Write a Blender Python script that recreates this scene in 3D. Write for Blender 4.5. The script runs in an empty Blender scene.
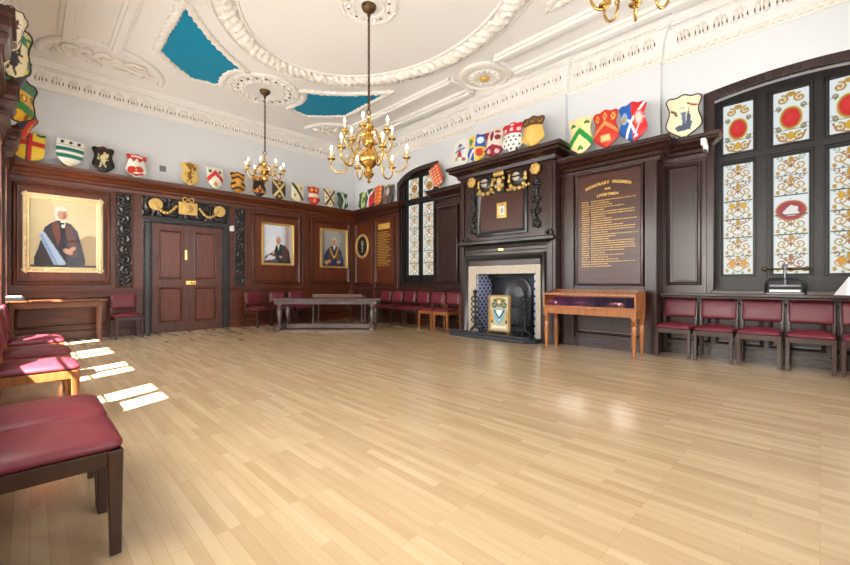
import bpy, bmesh, math, random
import numpy as np
from mathutils import Vector, Matrix, Quaternion, noise
R = math.radians
PI = math.pi
random.seed(7)
scene = bpy.context.scene
col = scene.collection

# ------------------------------------------------------------------ helpers
def lin(c):
    return tuple((x / 255 / 12.92) if x / 255 <= 0.04045 else ((x / 255 + 0.055) / 1.055) ** 2.4 for x in c)

class MB:
    """collects geometry; build() links it as one mesh object"""
    def __init__(s, mp=None):
        s.v = []; s.f = []; s.m = []; s.mp = mp; s.mi = 0
    def add(s, p):
        s.v.append(s.mp(*p) if s.mp else tuple(p)); return len(s.v) - 1
    def face(s, ids):
        s.f.append(tuple(ids)); s.m.append(s.mi)
    def box(s, x0, x1, y0, y1, z0, z1):
        i = [s.add(p) for p in ((x0,y0,z0),(x1,y0,z0),(x1,y1,z0),(x0,y1,z0),(x0,y0,z1),(x1,y0,z1),(x1,y1,z1),(x0,y1,z1))]
        for q in ((0,3,2,1),(4,5,6,7),(0,1,5,4),(1,2,6,5),(2,3,7,6),(3,0,4,7)): s.face([i[k] for k in q])
    def hexa(s, bot, top):
        b = [s.add(p) for p in bot]; t = [s.add(p) for p in top]; n = len(b)
        s.face(b[::-1]); s.face(t)
        for k in range(n): s.face([b[k], b[(k+1)%n], t[(k+1)%n], t[k]])
    def rings(s, rs, closed=True, cap0=True, cap1=True, loop=False):
        ids = [[s.add(p) for p in r] for r in rs]; n = len(ids[0])
        pairs = list(zip(ids[:-1], ids[1:])) + ([(ids[-1], ids[0])] if loop else [])
        for a, b in pairs:
            for k in range(n if closed else n-1): s.face([a[k], a[(k+1)%n], b[(k+1)%n], b[k]])
        if closed and not loop:
            if cap0: s.face(ids[0][::-1])
            if cap1: s.face(ids[-1])
    def lathe(s, prof, c=(0,0,0), n=16, axis='z', ang0=0):
        rs = []
        for r, h in prof:
            ring = []
            for k in range(n):
                a = ang0 + 2*PI*k/n; x, y = r*math.cos(a), r*math.sin(a)
                ring.append((c[0]+x, c[1]+y, c[2]+h) if axis == 'z' else ((c[0]+h, c[1]+x, c[2]+y) if axis == 'x' else (c[0]+x, c[1]+h, c[2]+y)))
            rs.append(ring)
        s.rings(rs)
    def tube(s, pts, r, n=8, loop=False, flat=1.0):
        pts = [Vector(p) for p in pts]; N = len(pts); rs = []
        rr = r if hasattr(r, '__len__') else [r]*N
        up = Vector((0,0,1)); prev = None
        for i in range(N):
            if loop: t = pts[(i+1)%N] - pts[i-1]
            else: t = pts[min(i+1,N-1)] - pts[max(i-1,0)]
            if t.length < 1e-9: t = Vector((0,0,1))
            t.normalize()
            if prev is None:
                a = up if abs(t.z) < .95 else Vector((1,0,0))
                u = t.cross(a).normalized()
            else:
                u = (prev - t*prev.dot(t))
                u = u.normalized() if u.length > 1e-6 else t.orthogonal().normalized()
            prev = u; w = t.cross(u)
            rs.append([pts[i] + (u*math.cos(2*PI*k/n) + w*math.sin(2*PI*k/n)*flat)*rr[i] for k in range(n)])
        s.rings([[tuple(p) for p in r_] for r_ in rs], loop=loop)
    def ball(s, c, rx, ry=None, rz=None, n=8, m=5, rot=None):
        ry = ry or rx; rz = rz or rx; rs = []
        for j in range(m+1):
            th = PI*j/m; q = max(math.sin(th), .02)
            ring = []
            for k in range(n):
                p = Vector((rx*q*math.cos(2*PI*k/n), ry*q*math.sin(2*PI*k/n), -rz*math.cos(th)))
                if rot: p = rot @ p
                ring.append((c[0]+p.x, c[1]+p.y, c[2]+p.z))
            rs.append(ring)
        s.rings(rs)
    def frame(s, u0, u1, z0, z1, prof):
        """mitred rectangular moulding in (u, depth, z); prof = (inset, depth)"""
        rs = [[(u0+i,d,z0+i),(u1-i,d,z0+i),(u1-i,d,z1-i),(u0+i,d,z1-i)] for i, d in prof]
        ids = [[s.add(p) for p in r] for r in rs]
        for a, b in zip(ids[:-1], ids[1:]):
            for k in range(4): s.face([a[k], a[(k+1)%4], b[(k+1)%4], b[k]])
    def cornice(s, u0, u1, D, prof, ret0=True, ret1=True):
        """prof = (out, z); runs along u at depth D and returns to the wall"""
        rs = []
        for p, z in prof:
            a = (u0-p if ret0 else u0); b = (u1+p if ret1 else u1)
            r = []
            if ret0: r.append((a, 0, z))
            r += [(a, D+p, z), (b, D+p, z)]
            if ret1: r.append((b, 0, z))
            rs.append(r)
        s.rings(rs, closed=False)
        # close top and bottom
        for r in (rs[0], rs[-1]):
            q = [s.add(p) for p in r]
            if not ret0: q = [s.add((u0,0,r[0][2]))] + q
            if not ret1: q = q + [s.add((u1,0,r[0][2]))]
            s.face(q)
        for flag, idx, u in ((ret0,0,u0),(ret1,-1,u1)):
            if not flag:
                q = [s.add(r[idx]) for r in rs] + [s.add((u,0,rs[-1][0][2])), s.add((u,0,rs[0][0][2]))]
                s.face(q)
    def prism(s, poly, a0, a1, axis='y'):
        f = {'y': lambda p, a: (p[0], a, p[1]), 'z': lambda p, a: (p[0], p[1], a), 'x': lambda p, a: (a, p[0], p[1])}[axis]
        s.hexa([f(p, a0) for p in poly], [f(p, a1) for p in poly])
    def pad(s, w, d, prof, rad=.03, nc=4, mp=None):
        """rounded-rectangle loops: prof = (inset, height); mp maps (x,y,h)"""
        mp = mp or (lambda x, y, h: (x, y, h)); rs = []
        for i, h in prof:
            hw, hd = w/2-i, d/2-i; r = max(min(rad, hw, hd), .004)
            ring = []
            for q, (sx, sy) in enumerate(((1,1),(-1,1),(-1,-1),(1,-1))):
                for k in range(nc+1):
                    a = PI/2*q + PI/2*k/nc
                    ring.append(mp(sx*(hw-r) + r*math.cos(a), sy*(hd-r) + r*math.sin(a), h))
            rs.append(ring)
        s.rings(rs)
    def build(s, name, mat, parent=None, smooth=False, bevel=0, loc=None, seg=2, recalc=True):
        me = bpy.data.meshes.new(name)
        me.from_pydata(s.v, [], s.f)
        mats = mat if isinstance(mat, (list, tuple)) else [mat]
        for m in mats: me.materials.append(m)
        if len(mats) > 1: me.polygons.foreach_set('material_index', s.m)
        if recalc:
            bm = bmesh.new(); bm.from_mesh(me)
            bmesh.ops.recalc_face_normals(bm, faces=bm.faces); bm.to_mesh(me); bm.free()
        if smooth:
            me.polygons.foreach_set('use_smooth', [True]*len(me.polygons))
            if smooth != 'all':
                me.set_sharp_from_angle(angle=R(42))
        me.update()
        o = bpy.data.objects.new(name, me); col.objects.link(o)
        if parent: o.parent = parent
        if loc: o.location = loc
        if bevel:
            b = o.modifiers.new('bevel', 'BEVEL'); b.width = bevel; b.segments = seg; b.limit_method = 'ANGLE'; b.angle_limit = R(40)
        return o

def tag(o, label=None, cat=None, group=None, kind=None):
    if label: o['label'] = label
    if cat: o['category'] = cat
    if group: o['group'] = group
    if kind: o['kind'] = kind
    return o
def empty(name, loc=(0,0,0), rz=0, **k):
    o = bpy.data.objects.new(name, None); col.objects.link(o); o.empty_display_size = .1
    o.location = loc; o.rotation_euler = (0, 0, rz); return tag(o, **k)
def kids(o): return [c for c in bpy.data.objects if c.parent == o]
def copy_tree(o, parent=None):
    c = o.copy(); col.objects.link(c); c.parent = parent
    for ch in kids(o): copy_tree(ch, c)
    return c

def grid_obj(name, P, C, mat, parent=None, smooth=True):
    """P (nv,nu,3) points, C (nv,nu,3) sRGB 0-255 colours -> painted grid mesh"""
    nv, nu = P.shape[:2]
    idx = np.arange(nv*nu).reshape(nv, nu)
    q = np.stack([idx[:-1,:-1], idx[:-1,1:], idx[1:,1:], idx[1:,:-1]], -1).reshape(-1, 4)
    me = bpy.data.meshes.new(name)
    me.from_pydata(P.reshape(-1,3).tolist(), [], q.tolist())
    if C is not None:
        c = np.clip(C, 0, 255)/255.0
        c = np.where(c <= .04045, c/12.92, ((c+.055)/1.055)**2.4).reshape(-1,3)
        at = me.color_attributes.new('paint', 'FLOAT_COLOR', 'POINT')
        at.data.foreach_set('color', np.concatenate([c, np.ones((len(c),1))], 1).astype(np.float32).ravel())
    me.materials.append(mat)
    if smooth: me.polygons.foreach_set('use_smooth', [True]*len(me.polygons))
    me.update()
    o = bpy.data.objects.new(name, me); col.objects.link(o)
    if parent: o.parent = parent
    return o

class Paint:
    """a small numpy canvas in u (0..1 left-right), v (0..1 bottom-top)"""
    def __init__(s, nu, nv, bg, aspect=1.0):
        s.u, s.v = np.meshgrid(np.linspace(0,1,nu), np.linspace(0,1,nv))
        s.a = aspect; s.c = np.zeros((nv,nu,3)) + np.array(bg, float)
    def put(s, m, c, k=1.0):
        m = (np.asarray(m, float)*k)[..., None]; s.c = s.c*(1-m) + np.array(c, float)*m; return s
    def ell(s, cx, cy, rx, ry, c, rot=0, k=1.0):
        x, y = s.u-cx, (s.v-cy); a = R(rot)
        X = x*math.cos(a)+y*math.sin(a); Y = -x*math.sin(a)+y*math.cos(a)
        return s.put((X/rx)**2+(Y/ry)**2 <= 1, c, k)
    def ring(s, cx, cy, rx, ry, w, c):
        q = ((s.u-cx)/rx)**2+((s.v-cy)/ry)**2
        return s.put((q <= 1) & (q >= (1-w)**2), c)
    def poly(s, pts, c, k=1.0):
        ins = np.zeros(s.u.shape, bool); n = len(pts)
        for i in range(n):
            x1, y1 = pts[i]; x2, y2 = pts[i-1]
            if y1 == y2: continue
            t = ((y1 > s.v) != (y2 > s.v)) & (s.u < (x2-x1)*(s.v-y1)/(y2-y1)+x1)
            ins ^= t
        return s.put(ins, c, k)
    def rect(s, u0, u1, v0, v1, c, k=1.0):
        return s.put((s.u>=u0)&(s.u<=u1)&(s.v>=v0)&(s.v<=v1), c, k)
    def line(s, pts, w, c, sub=14):
        """stroke along a polyline; w is in u units, v scaled by aspect (height/width)"""
        P = []
        for (a, b), (d, e) in zip(pts[:-1], pts[1:]):
            for k in range(sub): P.append((a+(d-a)*k/sub, b+(e-b)*k/sub))
        P.append(pts[-1]); m = np.zeros(s.u.shape, bool)
        for (a, b) in P: m |= ((s.u-a)**2+((s.v-b)*s.a)**2) <= w*w
        return s.put(m, c)
    def spiral(s, cx, cy, r0, turns, a0, w, c, sgn=1):
        pts = []
        n = int(14*turns)
        for k in range(n+1):
            t = k/n; r = r0*(1-.85*t); a = a0+sgn*2*PI*turns*t
            pts.append((cx+r*math.cos(a), cy+r*math.sin(a)/s.a))
        return s.line(pts, w, c, sub=4)
    def noise(s, amp, seed=1):
        rng = np.random.RandomState(seed); s.c = s.c + rng.normal(0, amp, s.u.shape)[..., None]; return s

# ------------------------------------------------------------------ materials
def mat_base(name):
    m = bpy.data.materials.new(name); m.use_nodes = True
    nt = m.node_tree; b = nt.nodes['Principled BSDF']; return m, nt, b
def plain(name, rgb, rough=.5, metal=0, spec=.5, bump=0, bscale=60, coat=0, var=0.0):
    m, nt, b = mat_base(name); c = lin(rgb)
    b.inputs['Base Color'].default_value = (*c, 1); b.inputs['Roughness'].default_value = rough
    b.inputs['Metallic'].default_value = metal; b.inputs['Specular IOR Level'].default_value = spec
    b.inputs['Coat Weight'].default_value = coat; b.inputs['Coat Roughness'].default_value = .12
    tc = nt.nodes.new('ShaderNodeTexCoord'); nz = nt.nodes.new('ShaderNodeTexNoise')
    nz.inputs['Scale'].default_value = bscale; nz.inputs['Detail'].default_value = 3
    nt.links.new(tc.outputs['Object'], nz.inputs['Vector'])
    if bump:
        bp = nt.nodes.new('ShaderNodeBump'); bp.inputs['Strength'].default_value = bump; bp.inputs['Distance'].default_value = .004
        nt.links.new(nz.outputs['Fac'], bp.inputs['Height']); nt.links.new(bp.outputs['Normal'], b.inputs['Normal'])
    mx = nt.nodes.new('ShaderNodeMix'); mx.data_type = 'RGBA'
    mx.inputs['A'].default_value = (*[x*(1-var) for x in c], 1); mx.inputs['B'].default_value = (*[min(1, x*(1+var)) for x in c], 1)
    nt.links.new(nz.outputs['Fac'], mx.inputs['Factor']); nt.links.new(mx.outputs['Result'], b.inputs['Base Color'])
    return m
def wood(name, dark, light, rough=.35, grain='z', scale=3.0, coat=.25):
    m, nt, b = mat_base(name)
    tc = nt.nodes.new('ShaderNodeTexCoord'); mp = nt.nodes.new('ShaderNodeMapping')
    sc = {'z': (9,9,.7), 'x': (.7,9,9), 'y': (9,.7,9)}[grain]
    mp.inputs['Scale'].default_value = [q*scale for q in sc]
    nt.links.new(tc.outputs['Object'], mp.inputs['Vector'])
    nz = nt.nodes.new('ShaderNodeTexNoise'); nz.inputs['Scale'].default_value = 1.0; nz.inputs['Detail'].default_value = 6; nz.inputs['Roughness'].default_value = .65
    nz.inputs['Distortion'].default_value = .6
    nt.links.new(mp.outputs['Vector'], nz.inputs['Vector'])
    cr = nt.nodes.new('ShaderNodeValToRGB')
    cr.color_ramp.elements[0].position = .3; cr.color_ramp.elements[0].color = (*lin(dark), 1)
    cr.color_ramp.elements[1].position = .72; cr.color_ramp.elements[1].color = (*lin(light), 1)
    nt.links.new(nz.outputs['Fac'], cr.inputs['Fac']); nt.links.new(cr.outputs['Color'], b.inputs['Base Color'])
    b.inputs['Roughness'].default_value = rough; b.inputs['Coat Weight'].default_value = coat; b.inputs['Coat Roughness'].default_value = .18
    bp = nt.nodes.new('ShaderNodeBump'); bp.inputs['Strength'].default_value = .06; bp.inputs['Distance'].default_value = .003
    nt.links.new(nz.outputs['Fac'], bp.inputs['Height']); nt.links.new(bp.outputs['Normal'], b.inputs['Normal'])
    return m
def painted(name, rough=.45, spec=.4, coat=0):
    m, nt, b = mat_base(name)
    a = nt.nodes.new('ShaderNodeVertexColor'); a.layer_name = 'paint'
    nt.links.new(a.outputs['Color'], b.inputs['Base Color'])
    b.inputs['Roughness'].default_value = rough; b.inputs['Specular IOR Level'].default_value = spec; b.inputs['Coat Weight'].default_value = coat
    return m
def glow(name, rgb, strength, attr=False):
    m, nt, b = mat_base(name)
    b.inputs['Emission Strength'].default_value = strength; b.inputs['Roughness'].default_value = .3; b.inputs['Specular IOR Level'].default_value = .25
    if attr:
        a = nt.nodes.new('ShaderNodeVertexColor'); a.layer_name = 'paint'
        nt.links.new(a.outputs['Color'], b.inputs['Emission Color'])
        b.inputs['Base Color'].default_value = (.02,.02,.02,1)
    else:
        b.inputs['Base Color'].default_value = (*lin(rgb), 1); b.inputs['Emission Color'].default_value = (*lin(rgb), 1)
    return m
def floor_mat():
    m, nt, b = mat_base('maple_strip_floor'); L = nt.links.new
    tc = nt.nodes.new('ShaderNodeTexCoord'); mp = nt.nodes.new('ShaderNodeMapping')
    mp.inputs['Rotation'].default_value = (0, 0, R(90)); L(tc.outputs['Object'], mp.inputs['Vector'])
    br = nt.nodes.new('ShaderNodeTexBrick'); br.offset = .37; br.offset_frequency = 3; br.squash = 1.0
    br.inputs['Scale'].default_value = 1; br.inputs['Brick Width'].default_value = .62; br.inputs['Row Height'].default_value = .057
    br.inputs['Mortar Size'].default_value = .0011; br.inputs['Mortar Smooth'].default_value = .3; br.inputs['Bias'].default_value = 0
    br.inputs['Color1'].default_value = (0,0,0,1); br.inputs['Color2'].default_value = (1,1,1,1); br.inputs['Mortar'].default_value = (.5,.5,.5,1)
    L(mp.outputs['Vector'], br.inputs['Vector'])
    cr = nt.nodes.new('ShaderNodeValToRGB'); e = cr.color_ramp.elements
    e[0].position = 0; e[0].color = (*lin(FLOOR[0]), 1); e[1].position = 1; e[1].color = (*lin(FLOOR[2]), 1)
    q = cr.color_ramp.elements.new(.5); q.color = (*lin(FLOOR[1]), 1)
    sx = nt.nodes.new('ShaderNodeSeparateColor'); L(br.outputs['Color'], sx.inputs['Color']); L(sx.outputs['Red'], cr.inputs['Fac'])
    mp2 = nt.nodes.new('ShaderNodeMapping'); mp2.inputs['Scale'].default_value = (16, 1.6, 1); L(tc.outputs['Object'], mp2.inputs['Vector'])
    nz = nt.nodes.new('ShaderNodeTexNoise'); nz.inputs['Scale'].default_value = 1; nz.inputs['Detail'].default_value = 2; L(mp2.outputs['Vector'], nz.inputs['Vector'])
    mx = nt.nodes.new('ShaderNodeMix'); mx.data_type = 'RGBA'; mx.blend_type = 'MULTIPLY'; mx.inputs['Factor'].default_value = .26
    L(cr.outputs['Color'], mx.inputs['A'])
    c2 = nt.nodes.new('ShaderNodeValToRGB'); c2.color_ramp.elements[0].position = .3; c2.color_ramp.elements[0].color = (.6,.5,.38,1)
    c2.color_ramp.elements[1].position = .65; c2.color_ramp.elements[1].color = (1,1,1,1)
    L(nz.outputs['Fac'], c2.inputs['Fac']); L(c2.outputs['Color'], mx.inputs['B'])
    mo = nt.nodes.new('ShaderNodeMix'); mo.data_type = 'RGBA'; L(br.outputs['Fac'], mo.inputs['Factor'])
    L(mx.outputs['Result'], mo.inputs['A']); mo.inputs['B'].default_value = (*lin((160,130,92)), 1)
    L(mo.outputs['Result'], b.inputs['Base Color'])
    b.inputs['Roughness'].default_value = .26; b.inputs['Coat Weight'].default_value = .3; b.inputs['Coat Roughness'].default_value = .14
    return m
FLOOR = [(172,146,113), (181,156,123), (189,166,133)]
M = dict(
    floor=floor_mat(),
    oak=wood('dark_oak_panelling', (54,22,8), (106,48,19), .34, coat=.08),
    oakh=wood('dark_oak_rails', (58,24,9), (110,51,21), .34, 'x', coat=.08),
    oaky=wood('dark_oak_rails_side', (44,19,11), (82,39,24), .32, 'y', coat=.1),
    roak=wood('shaded_oak_panelling', (28,12,9), (58,28,22), .29, coat=.18),  # oak darkened in colour to carry the right wall's shade
    roaky=wood('shaded_oak_rails', (28,12,9), (60,29,23), .26, 'y', coat=.18),  # rails in the same shade-darkened oak
    carved=wood('carved_black_oak', (15,13,14), (38,34,35), .3),
    door=wood('mahogany_door', (72,28,10), (116,52,22), .34, coat=.08),
    case=wood('honey_oak', (134,78,36), (180,114,58), .3),
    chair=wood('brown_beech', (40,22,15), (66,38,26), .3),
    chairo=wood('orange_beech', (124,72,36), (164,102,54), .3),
    table=wood('grey_brown_oak', (70,56,55), (108,92,90), .2, 'x'),
    stable=wood('walnut_top', (96,54,32), (138,84,52), .25, 'x'),
    leather=plain('burgundy_leather', (104,32,44), .38, spec=.5, bump=.12, bscale=220, var=.12),
    plaster=plain('cream_ceiling_plaster', (234,231,226), .75, spec=.2, bump=.05, bscale=40, var=.02),
    relief=plain('cream_relief_plaster', (236,231,222), .7, spec=.2, bump=.2, bscale=70, var=.05),
    recess_shade=plain('recess_shade_plaster', (92,85,76), .8, spec=.2, var=.25),  # dark tone painted in for shade between the plaster leaves
    wall=plain('pale_grey_wall_paint', (222,224,226), .8, spec=.2, bump=.04, bscale=90, var=.015),
    teal=plain('teal_paint', (0,136,172), .6, spec=.3, var=.03),
    brass=plain('polished_brass', (206,166,92), .2, metal=1, var=.12),
    gold=plain('gilt', (214,178,104), .4, metal=.45, bump=.25, bscale=120, var=.2),
    goldt=plain('gold_leaf_lettering', (226,184,92), .4, metal=.3),
    iron=plain('black_iron', (40,42,46), .4, metal=.6, bump=.15, bscale=90, var=.2),
    slate=plain('black_slate', (38,42,48), .3, var=.2),
    stone=plain('mottled_cream_marble', (184,172,154), .35, bump=.04, bscale=22, var=.3),
    plate=plain('grey_cast_iron', (78,80,84), .4, metal=.5, var=.2),
    dgold=plain('dull_gilt_frame', (150,118,66), .45, metal=.4, var=.2),
    white=plain('white_plastic', (232,232,230), .4),
    paper=plain('white_card', (240,240,238), .7),
    grime=plain('gilt_pale_frame', (226,204,158), .45, metal=.25, bump=.3, bscale=120, var=.15),
    fill_glass=glow('added_fill_glass', (248,250,255), 3.0),  # glow of the windows added in the unseen near wall
    sky=glow('added_glow_glass', (255,250,240), 11.0),  # glowing panes added in the left windows to lift the light
    candle=plain('ivory_candle_sleeve', (236,226,196), .5),
    bulb=glow('candle_bulb', (255,226,170), 9),
    chain=plain('aged_bronze', (96,74,48), .4, metal=.9, var=.2),
    steel=plain('dull_steel', (120,122,126), .35, metal=.9),
    paint=painted('painted_wood', .4, .4, .15),
    canvas=painted('oil_painting', .4, .4, .2),
    glass=glow('stained_glass', (255,255,255), .36, True),
    lead=plain('dark_window_wood', (20,12,11), .4, var=.15),
    cloth=plain('purple_velvet', (88,28,84), .9),
    navy=plain('navy_velvet', (26,30,66), .9),
    black=plain('black_leatherette', (24,24,26), .45),
)
def clear_glass():
    m, nt, b = mat_base('clear_glass'); nt.nodes.remove(b)
    out = [n for n in nt.nodes if n.type == 'OUTPUT_MATERIAL'][0]
    t = nt.nodes.new('ShaderNodeBsdfTransparent'); g = nt.nodes.new('ShaderNodeBsdfGlossy'); g.inputs['Roughness'].default_value = .03
    mx = nt.nodes.new('ShaderNodeMixShader'); mx.inputs[0].default_value = .16
    nt.links.new(t.outputs[0], mx.inputs[1]); nt.links.new(g.outputs[0], mx.inputs[2]); nt.links.new(mx.outputs[0], out.inputs['Surface'])
    return m
M['clear'] = clear_glass()
def tiles():
    m, nt, b = mat_base('blue_delft_tiles'); L = nt.links.new
    tc = nt.nodes.new('ShaderNodeTexCoord'); mp = nt.nodes.new('ShaderNodeMapping'); mp.inputs['Scale'].default_value = (1.4142/.14, 1.4142/.14, 1/.14); mp.inputs['Rotation'].default_value = (0, 0, R(-45))
    L(tc.outputs['Object'], mp.inputs['Vector'])
    fr = nt.nodes.new('ShaderNodeVectorMath'); fr.operation = 'FRACTION'; L(mp.outputs['Vector'], fr.inputs[0])
    sb = nt.nodes.new('ShaderNodeVectorMath'); sb.operation = 'SUBTRACT'; sb.inputs[1].default_value = (.5,.5,.5); L(fr.outputs[0], sb.inputs[0])
    sp = nt.nodes.new('ShaderNodeSeparateXYZ'); L(sb.outputs[0], sp.inputs[0])
    def mth(op, a, bb=None):
        n = nt.nodes.new('ShaderNodeMath'); n.operation = op
        for k, q in enumerate((a, bb)):
            if q is None: continue
            if isinstance(q, (int, float)): n.inputs[k].default_value = q
            else: L(q, n.inputs[k])
        return n.outputs[0]
    ax = mth('ABSOLUTE', sp.outputs['X']); az = mth('ABSOLUTE', sp.outputs['Z'])
    s_ = mth('ADD', ax, az); dia = mth('LESS_THAN', s_, .26)
    cor = mth('GREATER_THAN', s_, .74); pat = mth('MAXIMUM', dia, cor)
    cr = nt.nodes.new('ShaderNodeMix'); cr.data_type = 'RGBA'
    cr.inputs['A'].default_value = (*lin((166,174,204)),1); cr.inputs['B'].default_value = (*lin((36,44,92)),1)
    L(pat, cr.inputs['Factor']); L(cr.outputs['Result'], b.inputs['Base Color'])
    b.inputs['Roughness'].default_value = .2
    return m
M['tiles'] = tiles()
# ------------------------------------------------------------------ room shell
YF, XR, XL, YB, HC = 10.3, 7.2, -.35, -1.2, 5.2
far = lambda u, d, z: (u, YF - d, z)
right = lambda u, d, z: (XR - d, u, z)
left = lambda u, d, z: (XL + d, u, z)

b = MB(); b.box(XL-.3, XR+.3, YB, YF+.2, -.12, 0)
tag(b.build('floor', M['floor']), 'pale maple strip floor running the length of the hall', 'floor', kind='structure')

b = MB(); b.box(XL-.3, XR+.3, YF, YF+.2, 0, HC)
wall_far = tag(b.build('wall_far', M['wall']), 'pale grey far wall above the dark panelling', 'wall', kind='structure')

# arch helper for the two right hand windows
def arch(u, u0, u1, zs, zp):
    if u1 > 5: return zs + (zp-zs)*max(0, 1-((u-u0)/(u1-u0))**4)     # the corner window has a half arch
    c = (u0+u1)/2; h = (u1-u0)/2; return zs + (zp-zs)*max(0, 1-((u-c)/h)**2)
W1 = dict(u0=6.82, u1=8.17, z0=1.0, zs=3.74, zp=4.04)
W2 = dict(u0=-.60, u1=1.14, z0=.95, zs=3.83, zp=3.91)
b = MB(right)
def span(u0, u1, z0, z1, d0=-.3, d1=0): b.box(u0, u1, d0, d1, z0, z1)
span(YB, W2['u0'], 0, HC); span(W2['u1'], W1['u0'], 0, HC); span(W1['u1'], YF+.2, 0, HC)
for w in (W1, W2):
    span(w['u0'], w['u1'], 0, w['z0']); N = 16
    for k in range(N):
        a = w['u0']+(w['u1']-w['u0'])*k/N; c = w['u0']+(w['u1']-w['u0'])*(k+1)/N
        za, zc = arch(a, w['u0'], w['u1'], w['zs'], w['zp']), arch(c, w['u0'], w['u1'], w['zs'], w['zp'])
        b.hexa([(a,-.3,za),(c,-.3,zc),(c,0,zc),(a,0,za)], [(a,-.3,HC),(c,-.3,HC),(c,0,HC),(a,0,HC)])
span(1.8, 3.33, 0, 3.2, 0, .36); span(1.8, 3.33, 3.2, HC, 0, .1)                       # honours board section
span(3.33, 3.70, 0, 3.2, 0, .56); span(5.08, 5.45, 0, 3.2, 0, .56); span(3.70, 5.08, 1.28, 3.2, 0, .56); span(3.33, 5.45, 3.2, HC, 0, .2)   # chimney breast around the firebox
wall_right = tag(b.build('wall_right', M['wall']), 'pale grey right wall with projecting chimney breast', 'wall', kind='structure')

# left wall: windows between pilasters (their lower lights let the sun in)
WL = [(c, .47) for c in (.68, 2.38, 4.08, 5.78, 7.48, 9.3)]
b = MB(left); prev = YB
for c, h in WL:
    b.box(prev, c-h, -.3, 0, 0, HC); b.box(c-h, c+h, -.3, 0, 0, .78); b.box(c-h, c+h, -.3, 0, 3.1, HC); prev = c+h
b.box(prev, YF+.2, -.3, 0, 0, HC)
wall_left = tag(b.build('wall_left', M['wall']), 'left wall pierced by a row of windows', 'wall', kind='structure')
BW = [(1.0, 3.0), (4.1, 6.1)]
b = MB(); prev = XL-.3
for x0, x1 in BW:
    b.box(prev, x0, YB-.25, YB, 0, HC); b.box(x0, x1, YB-.25, YB, 0, 1.1); b.box(x0, x1, YB-.25, YB, 3.9, HC); prev = x1
b.box(prev, XR+.3, YB-.25, YB, 0, HC)
tag(b.build('wall_near', M['wall']), 'near end wall of the hall with two window openings added for light', 'wall', kind='structure')

b = MB(); b.box(XL-.3, XR+.3, YB, YF+.2, HC, HC+.2)
ceiling = tag(b.build('ceiling', M['plaster']), 'cream plaster ceiling with a large oval wreath', 'ceiling', kind='structure')

# ------------------------------------------------------------------ ceiling plasterwork
CX, CY = 3.53, 4.7
def ell_pts(a, bb, n, z): return [(CX+a*math.cos(2*PI*k/n), CY+bb*math.sin(2*PI*k/n), z) for k in range(n)]
def bumpy(path, r, z, name, mat, freq=1.0, amp=.35, n=8, loop=True, parent=ceiling):
    """a relief garland lying on the ceiling along a closed path"""
    m = MB(); N = len(path); rs = []
    for i in range(N):
        p = Vector(path[i]); t = Vector(path[(i+1)%N]) - Vector(path[i-1]); t.normalize(); s = Vector((-t.y, t.x, 0)); ring = []
        for k in range(n+1):
            a = PI*k/n
            q = 1+amp*(math.sin(i*freq*1.9+k*1.3)*.6+noise.noise(Vector((i*.9*freq, k*1.7, r*50)))*1.2)
            ring.append(tuple(p + s*(math.cos(a)*r*q) + Vector((0,0,-math.sin(a)*r*.75*q))))
        rs.append(ring)
    m.rings(rs, closed=False, loop=False)
    if loop: m.rings([rs[-1], rs[0]], closed=False)
    return m.build(name, mat, parent, smooth='all', recalc=False)
def resample(pts, step, closed=True):
    P = [Vector(p) for p in pts] + ([Vector(pts[0])] if closed else []); out = []
    for a, c in zip(P[:-1], P[1:]):
        n = max(1, int((c-a).length/step))
        for k in range(n): out.append(tuple(a.lerp(c, k/n)))
    return out
bumpy(ell_pts(1.87, 2.47, 520, HC), .13, HC, 'oval_wreath', M['relief'], .55, .4)
bumpy(ell_pts(1.70, 2.30, 200, HC), .03, HC, 'inner_bead', M['plaster'], 1, 0)
bumpy(ell_pts(2.07, 2.74, 200, HC), .035, HC, 'outer_moulding', M['plaster'], 1, 0)
RY = 3.64                                            # roses sit this far from the centre
T = [(-1.92,1.92),(-1.66,2.28),(-1.37,2.6),(-1.0,2.92),(-.66,3.14)]
for k in range(7):                                   # concave side around the rose
    a = R(143+k*6.5 if False else 0)
arcp = []
for k in range(1, 6):
    th = R(218) + (R(165)-R(218))*k/6
    arcp.append((.86*math.cos(th), RY+.86*math.sin(th)))
def grow(P, d):
    c = Vector((sum(p[0] for p in P)/len(P), sum(p[1] for p in P)/len(P), 0)); out = []; n = len(P)
    area = sum(P[i-1][0]*P[i][1]-P[i][0]*P[i-1][1] for i in range(n)); sg = 1 if area > 0 else -1
    for i in range(n):
        a, b_, e = Vector(P[i-1]), Vector(P[i]), Vector(P[(i+1)%n])
        t1, t2 = (b_-a).normalized(), (e-b_).normalized()
        nn = Vector((t1.y+t2.y, -(t1.x+t2.x)))*sg
        nn.normalize(); k = 1/max(.5, nn.dot(Vector((t1.y,-t1.x))*sg)); out.append((b_.x+nn.x*d*k, b_.y+nn.y*d*k))
    return out
T += arcp + [(-.80,4.08),(-1.25,4.17),(-1.6,3.86),(-1.91,3.5)]
for sx in (1, -1):
    for sy in (1, -1):
        P = [(CX+sx*x, CY+sy*y) for x, y in T]
        m = MB(); m.prism(grow(P, .05), HC-.012, HC-.002, 'z'); m.build('teal_panel', M['teal'], ceiling)
        bumpy(resample([(x, y, HC) for x, y in grow(P, .055)], .035), .062, HC, 'panel_border', M['relief'], .8, .45)
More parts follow.
